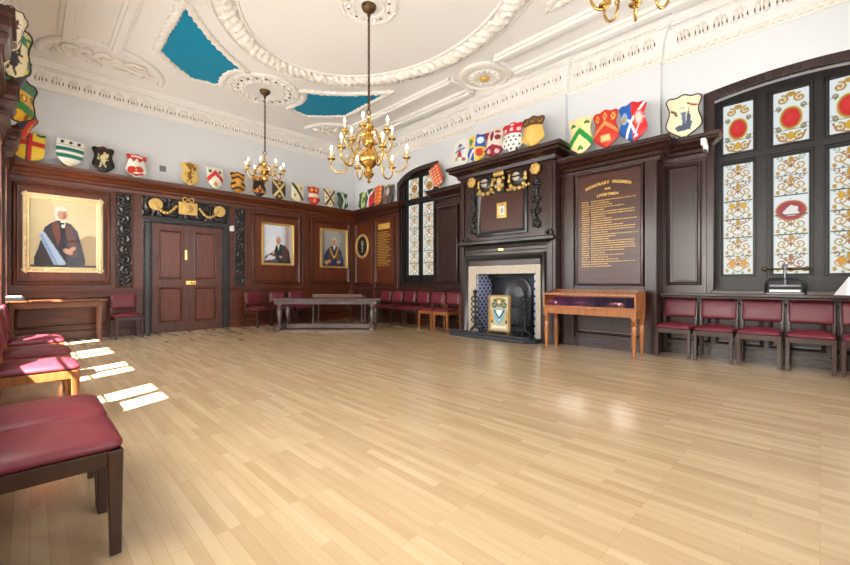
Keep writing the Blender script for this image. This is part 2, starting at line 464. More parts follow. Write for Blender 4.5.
def rose(cx, cy, r, nm='ceiling_rose'):
    m = MB(); m.lathe([(r,0),(r,-.03),(r*.93,-.05),(r*.88,-.03),(r*.6,-.028),(r*.55,-.05),(r*.5,-.03),(.02,-.03)], (cx,cy,HC), 40)
    m.mi = 0; ro = m.build(nm, M['plaster'], ceiling, smooth=True)
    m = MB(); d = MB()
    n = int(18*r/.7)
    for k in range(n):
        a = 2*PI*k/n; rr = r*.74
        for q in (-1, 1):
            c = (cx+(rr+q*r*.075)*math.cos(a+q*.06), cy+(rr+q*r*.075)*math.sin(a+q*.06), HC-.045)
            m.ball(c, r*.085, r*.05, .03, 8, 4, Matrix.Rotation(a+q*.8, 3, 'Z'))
        a2 = a+PI/n; d.ball((cx+rr*math.cos(a2), cy+rr*math.sin(a2), HC-.03), r*.05, r*.05, .012, 6, 3)  # dark spots standing in for shaded holes
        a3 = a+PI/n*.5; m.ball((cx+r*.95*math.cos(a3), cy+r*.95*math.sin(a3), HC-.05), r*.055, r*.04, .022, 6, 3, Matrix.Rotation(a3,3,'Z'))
    m.build('rose_leaves', M['relief'], ro, smooth='all'); d.build('rose_recess_shade', M['recess_shade'], ro, smooth='all')
    return ro
rose(CX, CY+RY, .70); rose(CX, CY-RY, .70); rose(CX, CY, .42)
# long border ribs parallel to the side walls, broken by rosettes
for sx in (1, -1):
    m = MB()
    for off, w, dp in ((2.47,.1,.1),(3.1,.12,.12)):
        for y0, y1 in ((.7,4.15),(5.25,8.75)):
            xx = CX+sx*off
            for iw, dd in ((w, dp*.55),(w*.55, dp)):
                m.box(xx-iw, xx+iw, y0, y1, HC-dd, HC)
    for y0, y1 in ((4.15,4.22),(5.18,5.25)): m.box(CX+sx*2.78-.34, CX+sx*2.78+.34, y0, y1, HC-.07, HC)
    m.build('border_rib', M['plaster'], ceiling, bevel=.012)
    cx = CX+sx*2.83
    m = MB(); m.lathe([(.5,0),(.5,-.05),(.44,-.07),(.42,-.04),(.3,-.04),(.28,-.06),(.2,-.05),(.02,-.05)], (cx,CY,HC), 36)
    for k in range(14):
        a = 2*PI*k/14; m.ball((cx+.25*math.cos(a), CY+.25*math.sin(a), HC-.06), .06, .035, .025, 8, 4, Matrix.Rotation(a,3,'Z'))
    rs = m.build('rosette', M['relief'], ceiling, smooth=True)
    m = MB(); m.lathe([(.09,0),(.1,-.03),(.07,-.06),(.03,-.08),(.005,-.085)], (cx,CY,HC-.04), 12)
    for k in range(8):
        a = 2*PI*k/8; m.ball((cx+.09*math.cos(a), CY+.09*math.sin(a), HC-.07), .03, .02, .02, 6, 4, Matrix.Rotation(a,3,'Z'))
    m.build('gilt_boss', M['gold'], rs, smooth='all')
# corner lunettes with scroll relief
for sx in (1, -1):
    for sy in (1, -1):
        cx, cy = CX+sx*2.55, CY+sy*4.05
        cx = CX+sx*2.53; cy = CY+sy*4.05; yb = CY+sy*4.93
        arcm = [(cx+.9*math.cos(a), yb-sy*.92*math.sin(a), HC) for a in [PI*k/40 for k in range(41)]]
        m = MB(); m.tube([(p[0],p[1],HC-.01) for p in arcm], .06, 8)
        m.build('lunette_arch', M['plaster'], ceiling, smooth='all')
        m = MB(); rnd = random.Random(5)
        for k in range(26):
            x = cx-.7+1.4*(k%13)/12+rnd.uniform(-.05,.05); y = yb-sy*((.2+.3*(k//13))*max(.25,1-abs(x-cx))+rnd.uniform(-.06,.1))
            m.ball((x,y,HC-.02), .1, .045, .045, 8, 4, Matrix.Rotation(rnd.uniform(0,PI),3,'Z'))
        for q in (-1, 0, 1):
            pts = []
            for k in range(26):
                t = k/25; rr = .24*(1-.8*t); a = q*.9+4.6*PI*t/1.6
                pts.append((cx+q*.46+rr*math.cos(a), yb-sy*.42+rr*.8*math.sin(a), HC-.02))
            m.tube(pts, [.04*(1-.5*k/25) for k in range(26)], 6)
        m.build('scroll_relief', M['relief'], ceiling, smooth='all')

# plaster cornices (trim)
tn = [0]
def trim(mb, mat, label, smooth=False, bevel=0):
    tn[0] += 1; o = mb.build('trim_%d' % tn[0], mat, None, smooth, bevel); return tag(o, label, 'trim', kind='structure')
PC = [(0,4.72),(.03,4.72),(.04,4.75),(.04,4.78),(.05,4.8),(.05,4.83),(.07,4.93),(.11,5.0),(.12,5.04),(.15,5.05),(.15,5.09),(.17,5.1),(.18,5.14),(.21,5.16),(.22,5.2),(0,5.2)]
def plaster_cornice(mp, u0, u1, D, r0, r1, label, dentil, orn0=None, orn1=None):
    m = MB(mp); m.cornice(u0, u1, D, PC, r0, r1); top = trim(m, M['plaster'], label)
    if dentil:
        q = MB(mp); q.cornice(u0, u1, D, [(0,4.6),(.015,4.6),(.022,4.62),(.022,4.68),(.035,4.69),(.035,4.72),(0,4.72)], r0, r1)
        u = u0+.03
        while u < u1-.02:
            q.box(u, u+.05, D+.02, D+.055, 4.63, 4.685); u += .095
        q.build('dentil_course', M['relief'], top)
    q = MB(mp); g = MB(mp); u = (u0 if orn0 is None else orn0)+.14; j = 0
    while u < (u1 if orn1 is None else orn1)-.08:
        for k, (du, dz, rx, rz) in enumerate(((-.045,.03,.028,.06),(.045,.03,.028,.06),(0,.055,.022,.06),(-.05,-.04,.03,.03),(.05,-.04,.03,.03))):
            zz = 4.9+dz
            q.ball((u+du, D+.065+dz*.4, zz), rx*1.15, .05, rz*1.1, 6, 4)
        for du in (-.022, .022, -.075, .075): g.ball((u+du, D+.055, 4.895), .014, .022, .05, 6, 3)  # dark blobs standing in for undercut shade
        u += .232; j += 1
    q.build('leaf_ornament', M['relief'], top, smooth='all'); g.build('leaf_undercut_shade', M['recess_shade'], top, smooth='all')
    q = MB(mp); u = u0+.05
    while u < u1-.03:
        q.ball((u, D+.155, 5.07), .03, .02, .025, 6, 3); u += .075
    q.build('bead_course', M['relief'], top, smooth='all')
    return top
plaster_cornice(far, XL, XR, 0, False, False, 'plaster cornice of leaf blocks along far wall', False, 0, 7)
plaster_cornice(right, 5.45, YF, 0, False, False, 'plaster cornice above the two-light window in the corner', True, 5.6, 9.9)
plaster_cornice(right, 3.33, 5.45, .2, True, True, 'plaster cornice wrapping round the chimney breast', True)
plaster_cornice(right, 1.8, 3.33, .1, True, False, 'plaster cornice over the honours board', True)
plaster_cornice(right, YB, 1.8, 0, False, False, 'plaster cornice over the large stained glass window', True)
plaster_cornice(left, YB, YF, 0, False, False, 'plaster cornice along the left wall', False, .5, 9.8)

# ------------------------------------------------------------------ oak panelling
WC = [(0,2.98),(.015,2.98),(.02,3.04),(.05,3.06),(.05,3.11),(.085,3.13),(.12,3.17),(.17,3.20),(.17,3.235),(.19,3.24),(.195,3.29),(0,3.29)]
BOL = [(0,0),(0,.025),(.012,.045),(.035,.05),(.05,.032),(.055,.014),(.07,.012),(.075,.004)]     # panel moulding (inset, depth)
def panelframe(mb, u0, u1, z0, z1, d, k=1.0):
    mb.frame(u0, u1, z0, z1, [(i*k, d+p*k) for i, p in BOL])
def carve(mp, u0, u1, z0, z1, d, amp, parent, name='carved_panel', cell=.2, seed=0, mat='carved'):
    nu, nv = max(6, int((u1-u0)/.0125)), max(6, int((z1-z0)/.0125)); P = np.zeros((nv,nu,3))
    w, h = u1-u0, z1-z0; vert = h > w
    for j in range(nv):
        for i in range(nu):
            u = u0+w*i/(nu-1); z = z0+h*j/(nv-1)
            a, c = ((u-(u0+u1)/2)/(w/2), (z-z0)/cell) if vert else ((z-(z0+z1)/2)/(h/2), (u-u0)/cell)
            fl = math.floor(c); y = (c-fl-.5)*2; x = a-.25*(1 if fl % 2 else -1)
            r = math.hypot(x, y); th = math.atan2(y, x)
            s = .5+.5*math.cos(3*th*(1 if fl % 2 else -1)+7.5*r)
            s = max(0, s-.25)*1.3*(1-.25*r)+.35*noise.noise(Vector((u*26+seed, z*26, 3.1)))
            e = min(i, j, nu-1-i, nv-1-j)
            P[j,i] = mp(u, d + (amp*s if e > 0 else 0) + .002, z)
    g = grid_obj(name, P, None, M[mat], parent)
    return g

# --- far wall
b = MB(far)
b.box(XL, 1.70, 0, .05, 0, 3.05); b.box(3.46, XR, 0, .05, 0, 3.05); b.box(1.70, 3.46, 0, .05, 2.52, 3.05)
t = trim(b, M['oakh'], 'dark oak panelling with cornice across the far wall')
q = MB(far); q.cornice(XL, XR, .05, WC, False, False); q.build('cornice', M['oakh'], t)
q = MB(far)
for u0, u1 in ((XL, 1.70), (3.46, XR)):
    q.box(u0, u1, .05, .085, .9, .93); q.box(u0, u1, .05, .1, .93, .965); q.box(u0, u1, .05, .08, 0, .16); q.box(u0, u1, .05, .07, .16, .18)
q.build('dado_rail', M['oakh'], t, bevel=.006)
for u0, u1 in ((-.23,1.16),(3.98,5.32),(5.62,6.95)):
    q = MB(far); panelframe(q, u0, u1, 1.06, 2.92, .05, 1.25); q.build('panel_moulding', M['oak'], t, smooth=True)
    q = MB(far); q.box(u0+.1, u1-.1, .05, .056, 1.16, 2.82); q.build('panel', M['door'], t)
for u0, u1 in ((-.2,1.15),(4.0,5.3),(5.6,6.95)):
    q = MB(far); panelframe(q, u0, u1, .24, .84, .05, .9); q.build('lower_moulding', M['oakh'], t, smooth=True)
for u0, u1 in ((1.27,1.51),(3.59,3.83)):
    q = MB(far); panelframe(q, u0-.03, u1+.03, .99, 2.97, .05, .5); q.build('strip_moulding', M['oak'], t, smooth=True)
    carve(far, u0, u1, 1.02, 2.94, .055, .035, t, 'carved_strip', .21, u0)
for u0, u1 in ((5.36,5.58),(6.98,7.14)):
    q = MB(far); q.box(u0, u1, .05, .1, 0, 3.0); q.build('pilaster', M['oak'], t, bevel=.012)

# --- door
do = empty('door_1', (2.6,YF,0)); tag(do, 'double mahogany doors with carved dark architrave', 'door', kind='structure')
do.location = (0,0,0)
for s, (u0, u1) in enumerate(((1.87,2.575),(2.58,3.285))):
    q = MB(far); q.box(u0, u1, .0, .03, 0.005, 2.40); 
    for w0, w1, z0, z1 in ((u0,u0+.12,0.005,2.44),(u1-.12,u1,0.005,2.40)): q.box(w0, w1, .03, .05, z0, z1)
    for z0, z1 in ((.005,.2),(1.0,1.16),(2.28,2.40)): q.box(u0+.11, u1-.11, .03, .05, z0, z1)
    lf = q.build('door_leaf', M['oak'], do, bevel=.004)
    for z0, z1 in ((.2,1.0),(1.16,2.28)):
        q = MB(far); q.frame(u0+.11, u1-.11, z0, z1, [(0,.05),(.01,.062),(.03,.06),(.045,.035)]); q.build('panel_moulding', M['oak'], lf, smooth=True)
        q = MB(far); q.hexa([(u0+.15,.03,z0+.04),(u1-.15,.03,z0+.04),(u1-.15,.03,z1-.04),(u0+.15,.03,z1-.04)], [(u0+.17,.04,z0+.06),(u1-.17,.04,z0+.06),(u1-.17,.04,z1-.06),(u0+.17,.04,z1-.06)])
        q.build('raised_panel', M['door'], lf)
q = MB(far); q.box(2.52, 2.72, .05, .06, 1.05, 1.14); q.lathe([(.012,0),(.012,.03),(.03,.045),(.03,.06),(.005,.07)], (2.66,.06,1.095), 12, 'y')
q.build('lock_plate', M['brass'], do, bevel=.002)
q = MB(far); q.box(2.50, 2.545, .05, .056, 1.62, 1.84); q.build('finger_plate', M['brass'], do)
q = MB(far); q.box(2.567, 2.588, .04, .058, .005, 2.40); q.build('meeting_bead', M['oak'], do, bevel=.004)
q = MB(far)
for u0, u1, z0, z1 in ((1.70,1.87,0,2.40),(3.285,3.46,0,2.40),(1.70,3.46,2.40,2.52)): q.box(u0, u1, 0, .07, z0, z1)
q.box(1.68, 3.48, .05, .12, 2.48, 2.53)
q.build('architrave', M['carved'], do, bevel=.008)
q = MB(far); u = .12
for uu in (1.73, 1.84, 3.315, 3.43):
    z = .05
    while z < 2.4: q.ball((uu,.075,z), .02, .02, .03, 6, 4); z += .065
uu = 1.86
while uu < 3.3: q.ball((uu,.075,2.43), .03, .02, .02, 6, 4); uu += .065
q.build('carved_beading', M['carved'], do, smooth='all')
carve(far, 1.69, 3.47, 2.54, 2.97, .055, .04, do, 'carved_frieze', .26, 4)

# --- right wall: corner bay
b = MB(right); b.box(8.17, YF, 0, .04, 0, 3.05); b.box(6.82, 8.17, 0, .04, 0, .93); 
t = trim(b, M['oaky'], 'dark oak panelling between the corner and the two-light window')
q = MB(right); q.cornice(8.2, YF, .04, WC, True, False); q.build('cornice', M['oaky'], t)
for u0, u1 in ((9.33,10.2),(8.36,9.2)):
    q = MB(right); panelframe(q, u0, u1, 1.06, 2.92, .04, 1.0); q.build('panel_moulding', M['oak'], t, smooth=True)
    q = MB(right); q.box(u0+.08, u1-.08, .04, .045, 1.14, 2.84); q.build('panel', M['door'], t)
q = MB(right); q.box(8.19, 8.32, .04, .075, 0, 3.0); q.box(9.22, 9.31, .04, .07, 0, 3.0); q.build('pilaster', M['oak'], t, bevel=.01)
q = MB(right); q.box(6.82, YF-.06, .04, .10, .9, .96); q.box(6.82, YF-.06, .04, .07, 0, .16); q.build('dado_rail', M['oaky'], t, bevel=.006)

# --- right wall: between small window and chimney breast
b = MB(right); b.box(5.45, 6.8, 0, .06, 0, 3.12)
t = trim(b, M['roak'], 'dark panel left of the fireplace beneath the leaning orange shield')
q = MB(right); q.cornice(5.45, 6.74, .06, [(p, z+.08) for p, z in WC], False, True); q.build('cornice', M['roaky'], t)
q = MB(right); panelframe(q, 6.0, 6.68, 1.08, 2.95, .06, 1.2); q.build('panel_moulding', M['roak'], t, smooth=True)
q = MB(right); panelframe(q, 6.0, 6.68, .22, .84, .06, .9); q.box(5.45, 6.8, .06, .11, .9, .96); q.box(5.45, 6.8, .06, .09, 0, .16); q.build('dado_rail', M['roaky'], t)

# --- honours board section
b = MB(right); D = .40; b.box(1.8-.03, 3.35, .36, D, 0, 3.0); b.box(1.77, 1.80, 0, D, 0, 3.0)
t = trim(b, M['roak'], 'dark oak section framing the large honours board')
q = MB(right); q.cornice(1.74, 3.3, D, WC[:], True, False); q.build('cornice', M['roaky'], t)
q = MB(right)
q.box(3.06, 3.3, D, D+.05, 0, 2.99); q.box(1.76, 1.93, D, D+.05, 0, 2.99); q.box(1.93, 3.06, D, D+.045, .95, 1.05); q.build('pilaster', M['roak'], t, bevel=.01)
q = MB(right); panelframe(q, 1.9, 3.04, .22, .86, D, .8); q.box(1.8, 3.3, D, D+.04, 0, .16); q.build('lower_moulding', M['roaky'], t)

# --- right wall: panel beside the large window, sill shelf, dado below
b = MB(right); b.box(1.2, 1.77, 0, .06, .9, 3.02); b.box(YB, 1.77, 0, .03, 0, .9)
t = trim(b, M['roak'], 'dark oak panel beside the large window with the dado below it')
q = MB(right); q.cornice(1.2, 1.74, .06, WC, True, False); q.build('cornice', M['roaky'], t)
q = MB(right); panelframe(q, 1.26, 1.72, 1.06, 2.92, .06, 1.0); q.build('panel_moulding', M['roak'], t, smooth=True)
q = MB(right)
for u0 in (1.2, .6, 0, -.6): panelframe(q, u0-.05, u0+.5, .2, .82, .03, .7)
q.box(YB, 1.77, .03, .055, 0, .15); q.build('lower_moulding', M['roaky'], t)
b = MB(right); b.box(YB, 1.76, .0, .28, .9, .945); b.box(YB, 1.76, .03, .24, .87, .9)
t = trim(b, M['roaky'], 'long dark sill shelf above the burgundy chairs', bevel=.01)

# --- left wall panelling and pilasters
b = MB(left)
b.box(YB, YF, 0, .07, 0, .76); prev = YB
for c, h in WL: b.box(prev, c-h, 0, .07, .76, 3.05); prev = c+h
b.box(prev, YF, 0, .07, .76, 3.05)
t = trim(b, M['oaky'], 'dark oak panelling along the left wall between windows')
q = MB(left); q.cornice(YB, YF, .07, [(p*.5, z) for p, z in WC], False, False); q.build('cornice', M['oaky'], t)
for pc in (1.53, 3.23, 4.93, 6.63, 8.4):
    q = MB(left); q.cornice(pc-.16, pc+.16, .17, [(p*.55, z) for p, z in WC[:4]] + [(.05,3.1),(.06,3.14),(.045,3.16),(.07,3.2),(.07,3.28),(.095,3.3),(.095,3.35),(0,3.35)]); q.box(pc-.14, pc+.14, .07, .095, 0, 3.0)
    q.build('pilaster', M['oaky'], t)
# ------------------------------------------------------------------ windows
LEAD = (70, 66, 62); CLEAR = (232, 240, 240); GOLD = (192,148,48); BRN = (160,100,46); GRN = (176,150,60); SAG = (150,160,120); RED = (206,30,30)
def light_lower(nu, nv, asp, kind, seed=0):
    p = Paint(nu, nv, CLEAR, asp); rng = random.Random(seed)
    p.put((p.v < .22), (226,234,226), .6)
    g2 = BRN if kind == 'arms' else GOLD
    for k in range(6):
        c = .09+.165*k; cc = (GOLD, g2, GOLD, GRN, g2, GOLD)[(k+seed) % 6]
        if kind == 'arms' and k == 3: continue
        for sgn in (1, -1):
            p.spiral(.5+sgn*.24, c, .2, 1.5, PI/2, .022, cc, sgn)
            p.spiral(.5+sgn*.33, c+.07, .11, 1.1, -PI/2, .018, SAG if k % 2 else BRN, -sgn)
            p.spiral(.5+sgn*.12, c+.04, .1, 1.0, 0, .017, BRN, sgn)
            p.line([(.5, c-.07), (.5+sgn*.16, c-.045), (.5+sgn*.22, c-.02)], .024, cc); p.ell(.5+sgn*.15, c-.075, .05, .012, SAG)
            p.ell(.5+sgn*.36, c-.055, .06, .018, GOLD)
        p.ell(.5, c+.05, .07, .03, cc); p.ell(.5, c, .04, .02, BRN)
    p.line([(.5,.03),(.5,.97)], .018, BRN)
    if kind == 'arms':
        p.ell(.5,.535,.44,.088,GOLD); p.ell(.5,.535,.40,.08,(176,24,48)); p.ell(.5,.535,.29,.062,(150,30,40))
        p.poly([(.26,.52),(.4,.56),(.5,.585),(.62,.56),(.76,.5),(.6,.49),(.4,.49)], (236,232,226)); p.ell(.6,.55,.1,.02,(236,232,226))
    if kind == 'fruit':
        for sgn in (1,-1): p.ell(.5+sgn*.2,.1,.11,.03,(220,150,20)); p.ell(.5+sgn*.2,.62,.1,.03,(220,170,40))
    for k in range(1, 6): p.rect(0,1,k/6-.0035,k/6+.0035,LEAD)
    p.rect(0,.035,0,1,(200,206,200)); p.rect(.965,1,0,1,(200,206,200))
    return p
def light_upper(nu, nv, asp, small=False, seed=0):
    p = Paint(nu, nv, CLEAR, asp)
    for sgn in (1,-1):
        for c in (.12,.84):
            p.spiral(.5+sgn*.24, c, .17, 1.3, PI/2, .035, GOLD, sgn); p.spiral(.5+sgn*.36, .5+(c-.5)*.55, .1, 1.1, -PI/2, .028, (150,140,90), -sgn)
        p.line([(.5,.02),(.5+sgn*.3,.07),(.5+sgn*.4,.2)], .03, (176,120,50))
    p.ell(.5,.93,.13,.045,GOLD); p.ell(.5,.14,.09,.08,(214,170,40))
    if small:
        p.ell(.5,.5,.26,.2,(160,96,30)); p.ell(.5,.5,.17,.14,(206,160,60)); p.ell(.5,.5,.09,.09,(120,60,30))
    else:
        p.ell(.5,.48,.33,.225,(224,196,90)); p.ell(.5,.48,.30,.205,(176,140,44)); p.ell(.5,.48,.255,.178,(214,22,26)); p.ell(.47,.5,.1,.07,(228,44,38))
    for k in (.34,.66): p.rect(0,.2,k-.006,k+.006,LEAD); p.rect(.8,1,k-.006,k+.006,LEAD)
    p.rect(0,1,.255,.265,LEAD); 
    return p
def pane(mp, u0, u1, z0, z1, d, p, parent, flip):
    nv, nu = p.u.shape; P = np.zeros((nv,nu,3))
    for j in range(nv):
        for i in range(nu):
            uu = i/(nu-1); uu = 1-uu if flip else uu
            P[j,i] = mp(u0+(u1-u0)*uu, d, z0+(z1-z0)*j/(nv-1))
    return grid_obj('pane', P, p.c, M['glass'], parent, smooth=False)
def archframe(mb, w, inset, wd, d0, d1, n=20, bottom=True):
    """a band of width wd running round an opening with a segmental head"""
    u0, u1, z0 = w['u0']+inset, w['u1']-inset, w['z0']+(inset if bottom else 0)
    def path(off):
        a, c = u0+off, u1-off; pts = [(a, z0+(off if bottom else 0))]
        for k in range(n+1):
            u = a+(c-a)*k/n; pts.append((u, arch(u, a, c, w['zs']-inset-off, w['zp']-inset-off)))
        pts.append((c, z0+(off if bottom else 0))); return pts
    A, B = path(0), path(wd); N = len(A)
    rng = range(N) if bottom else range(N-1)
    for k in rng:
        l = (k+1) % N
        mb.hexa([(A[k][0],d0,A[k][1]),(A[l][0],d0,A[l][1]),(B[l][0],d0,B[l][1]),(B[k][0],d0,B[k][1])],
                [(A[k][0],d1,A[k][1]),(A[l][0],d1,A[l][1]),(B[l][0],d1,B[l][1]),(B[k][0],d1,B[k][1])])

def stained_window(name, label, w, lights, zl0, zl1, zu0, zu1, dg, small):
    o = empty(name, (0,0,0)); tag(o, label, 'window', kind='structure')
    q = MB(right)
    archframe(q, dict(w, u0=w['u0']-.06, u1=w['u1']+.06, zs=w['zs']+.06, zp=w['zp']+.06, z0=w['z0']-.05), 0, .09, -.02, .06)
    q.build('outer_frame', M['roak'], o, bevel=.008)
    q = MB(right); archframe(q, dict(w, u0=w['u0']-.10, u1=w['u1']+.10, zs=w['zs']+.10, zp=w['zp']+.10, z0=w['z0']-.05), 0, .05, 0, .03); q.build('architrave', M['roak'], o, bevel=.006)
    # sash timbers: everything in the plane that is not a light, with an arched head
    q = MB(right); d0, d1 = dg-.03, dg+.05
    us = sorted([x for l in lights for x in l]); edges = [w['u0']] + us + [w['u1']]
    for k in range(0, len(edges), 2): 
        a, c = edges[k], edges[k+1]
        q.box(a, c, d0, d1, w['z0'], zu1+.02)
        if c-a > .08: q.box(a+.3*(c-a), c-.3*(c-a), d1-.01, d1+.028, w['z0']+.1, zu1+.02)
    for l in lights:
        q.box(l[0], l[1], d0, d1, w['z0'], zl0); q.box(l[0], l[1], d0, d1, zl1, zu0)
    q.box(w['u0'], w['u1'], d1-.012, d1+.04, zl1+.04, zu0-.04); q.box(w['u0'], w['u1'], d1-.012, d1+.05, w['z0'], w['z0']+.1)
    n = 18
    for k in range(n):
        a = w['u0']+(w['u1']-w['u0'])*k/n; c = w['u0']+(w['u1']-w['u0'])*(k+1)/n
        za, zc = arch(a, w['u0'], w['u1'], w['zs'], w['zp']), arch(c, w['u0'], w['u1'], w['zs'], w['zp'])
        q.hexa([(a,d0,zu1),(c,d0,zu1),(c,d1,zu1),(a,d1,zu1)], [(a,d0,za),(c,d0,zc),(c,d1,zc),(a,d1,za)])
    q.build('mullion_frame', M['lead'], o)
    q = MB(right)
    for l in lights:
        for z0, z1 in ((zl0,zl1),(zu0,zu1)): q.frame(l[0]-.035, l[1]+.035, z0-.035, z1+.035, [(0,d1),(.005,d1+.02),(.02,d1+.02),(.035,d1-.01),(.04,dg+.005)])
    q.build('glazing_bead', M['lead'], o, smooth=True)
    # panes glow in their painted colours; no outside light passes through
    for i, l in enumerate(lights):
        W = l[1]-l[0]
        if small: nl, nu_ = (24, 120), (24, 40)
        else: nl, nu_ = (46, 200), (48, 90)
        kd = 'arms' if (i == 1 and not small) else ('fruit' if not small else 'plain')
        pl = light_lower(nl[0], nl[1], (zl1-zl0)/W, kd, i)
        pu = light_upper(nu_[0], nu_[1], (zu1-zu0)/W, small, i)
        pane(right, l[0], l[1], zl0, zl1, dg, pl, o, True); pane(right, l[0], l[1], zu0, zu1, dg, pu, o, True)
    return o
w2 = stained_window('window_2', 'large arched window of stained glass with red roundels in dark oak frame', W2,
    [(.684,1.04),(.10,.47),(-.45,-.085)], 1.22, 2.86, 3.03, 3.76, -.24, False)
w1 = stained_window('window_1', 'narrow two-light stained glass window near the far right corner', W1,
    [(7.48,7.92),(6.92,7.37)], 1.3, 3.18, 3.34, 3.88, -.1, True)
# left windows: glowing panes added to block high or near sun and brighten the room
for i, (c, h) in enumerate(WL):
    o = empty('window_%d' % (i+3), (0,0,0)); tag(o, 'oak window in the left wall, number %s from the near end' % ('one','two','three','four','five','six')[i], 'window', kind='structure')
    q = MB(left)
    for u0, u1 in ((c-h,c-h+.05),(c-.05,c+.05),(c+h-.05,c+h)): q.box(u0, u1, -.12, -.05, .78, 3.1)
    for z0, z1 in ((.78,.84),(2.06,2.3),(3.02,3.1)): q.box(c-h, c+h, -.12, -.05, z0, z1)
    for s in (-1, 1):
        q.box(c+s*.24-.17, c+s*.24+.17, -.1, -.08, 1.38, 1.40)
    q.build('window_frame', M['lead'], o)
    for s in (-1, 1):
        q = MB(left); a = c+s*.24-.18; q.box(a, a+.36, -.095, -.085, 2.3, 3.02)
        if i < 2: q.box(a, a+.36, -.095, -.085, .84, 2.06)
        q.build('pane', M['sky'], o)
    q = MB(left); q.box(c-h-.03, c+h+.03, -.3, .1, .74, .78); q.build('window_sill', M['oaky'], o)

for i, (x0, x1) in enumerate(BW):  # unseen windows added behind the camera as soft fill light
    o = empty('window_%d' % (i+9), (0,0,0)); tag(o, 'added tall glowing window in the near end wall, %s of the two' % ('left','right')[i], 'window', kind='structure')
    q = MB()
    for k in range(4): xx = x0+(x1-x0)*k/3; q.box(max(x0,xx-.05), min(x1,xx+.05), YB-.14, YB-.04, 1.1, 3.9)
    for z in (1.1, 2.75, 3.82): q.box(x0, x1, YB-.14, YB-.04, z, z+.08)
    q.build('window_frame', M['lead'], o)
    q = MB(); q.box(x0, x1, YB-.1, YB-.09, 1.1, 3.9); q.build('pane', M['fill_glass'], o)
# ------------------------------------------------------------------ fireplace
fp = empty('fireplace', (XR-.56, 4.4, 0)); tag(fp, 'tall dark oak fireplace with cream marble surround and carved overmantel', 'fireplace')
def fbuild(q, nm, mat, par=None, **k):
    # geometry is given in room coordinates; keep it there under the empty
    o = q.build(nm, mat, par or fp, **k)
    if par is None: o.matrix_parent_inverse = Matrix.Translation(Vector(fp.location)).inverted()
    return o
D = .56
q = MB(right)
q.box(3.36, 3.62, D, D+.05, 0, 1.72); q.box(5.16, 5.46, D, D+.05, 0, 1.72)       # flanks beside the marble
q.box(3.36, 5.46, D, D+.05, 1.72, 3.25); q.box(3.36, 3.46, D+.05, D+.09, 0, 3.2); q.box(5.38, 5.46, D+.05, D+.09, 0, 3.2)
q.box(3.305, 3.36, .41, D+.08, 0, 3.25); q.box(5.455, 5.475, .07, D+.08, 0, 3.25); q.box(3.62, 5.16, D, D+.05, 1.44, 1.72)
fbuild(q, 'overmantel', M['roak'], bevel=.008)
q = MB(right); q.cornice(3.36, 5.46, D+.06, [(0,3.22),(.02,3.22),(.02,3.28),(.06,3.3),(.08,3.36),(.14,3.4),(.2,3.42),(.2,3.46),(.24,3.48),(.25,3.54),(0,3.54)]); fbuild(q, 'cornice', M['roaky'])
q = MB(right); q.cornice(3.44, 5.3, D+.05, [(0,1.78),(.03,1.78),(.05,1.84),(.12,1.87),(.15,1.88),(.15,1.93),(.11,1.95),(0,1.96)]); fbuild(q, 'mantel_shelf', M['carved'])
for uu in (3.38, 5.32): q = MB(right); q.tube([(uu+.03+.05*math.cos(a), D+.12+.0*a, 1.96+.05*math.sin(a)+.03) for a in [k*.45 for k in range(15)]], .025, 6); fbuild(q, 'shelf_scroll', M['carved'], smooth='all')
q = MB(right); q.frame(3.86, 5.06, 2.03, 2.98, [(0,D+.05),(.01,D+.08),(.05,D+.09),(.09,D+.06),(.12,D+.055)]); fbuild(q, 'panel_frame', M['carved'], smooth=True)
q = MB(right); q.box(3.96, 4.96, D+.05, D+.056, 2.13, 2.88); fbuild(q, 'centre_panel', M['oaky'])
q = MB(right); q.frame(3.50, 5.38, -.125, 1.66, [(0,D+.05),(.005,D+.1),(.04,D+.12),(.08,D+.1),(.1,D+.06),(.12,D+.05)])
fbuild(q, 'bolection_moulding', M['carved'], smooth=True)
q = MB(right); q.box(3.55, 3.70, D, D+.06, 0.05, 1.44); q.box(5.08, 5.28, D, D+.06, 0.05, 1.44); q.box(3.70, 5.08, D, D+.06, 1.27, 1.44)
fbuild(q, 'marble_surround', M['stone'], bevel=.006)
q = MB(right); q.box(4.40, 4.53, D+.05, D+.056, 1.735, 1.77); fbuild(q, 'brass_plaque', M['brass'])
# firebox
q = MB(right); q.box(5.06, 5.075, .08, D, .05, 1.27); a = fbuild(q, 'tiled_cheek', M['tiles'])
q = MB(right); q.box(3.705, 3.80, .08, D-.06, .05, 1.27); fbuild(q, 'tiled_cheek', M['tiles'])
q = MB(right); q.box(3.705, 5.075, .03, .06, .05, 1.27); q.box(3.705, 5.075, .06, .2, 1.2, 1.275)
fbuild(q, 'fireback', M['iron'])
q = MB(right); q.box(4.1, 4.75, .06, .09, .1, .9); q.lathe([(.33,0),(.33,.035),(.28,.05),(.26,.035),(.01,.035)], (4.42,.06,.9), 28, 'y'); q.lathe([(.2,0),(.2,.02),(.01,.05)], (4.42,.09,.8), 20, 'y')
fbuild(q, 'iron_fireback_plate', M['plate'], smooth=True)
q = MB(); q.prism([(XR-.1,3.58),(XR-.82,3.58),(XR-.98,3.74),(XR-.98,5.5),(XR-.1,5.5)], 0, .075, 'z'); q.prism([(XR-.87,3.66),(XR-.9,3.68),(XR-.96,3.76),(XR-.96,5.47),(XR-.87,5.47)], .075, .118, 'z')
fbuild(q, 'hearth', M['slate'], bevel=.012)
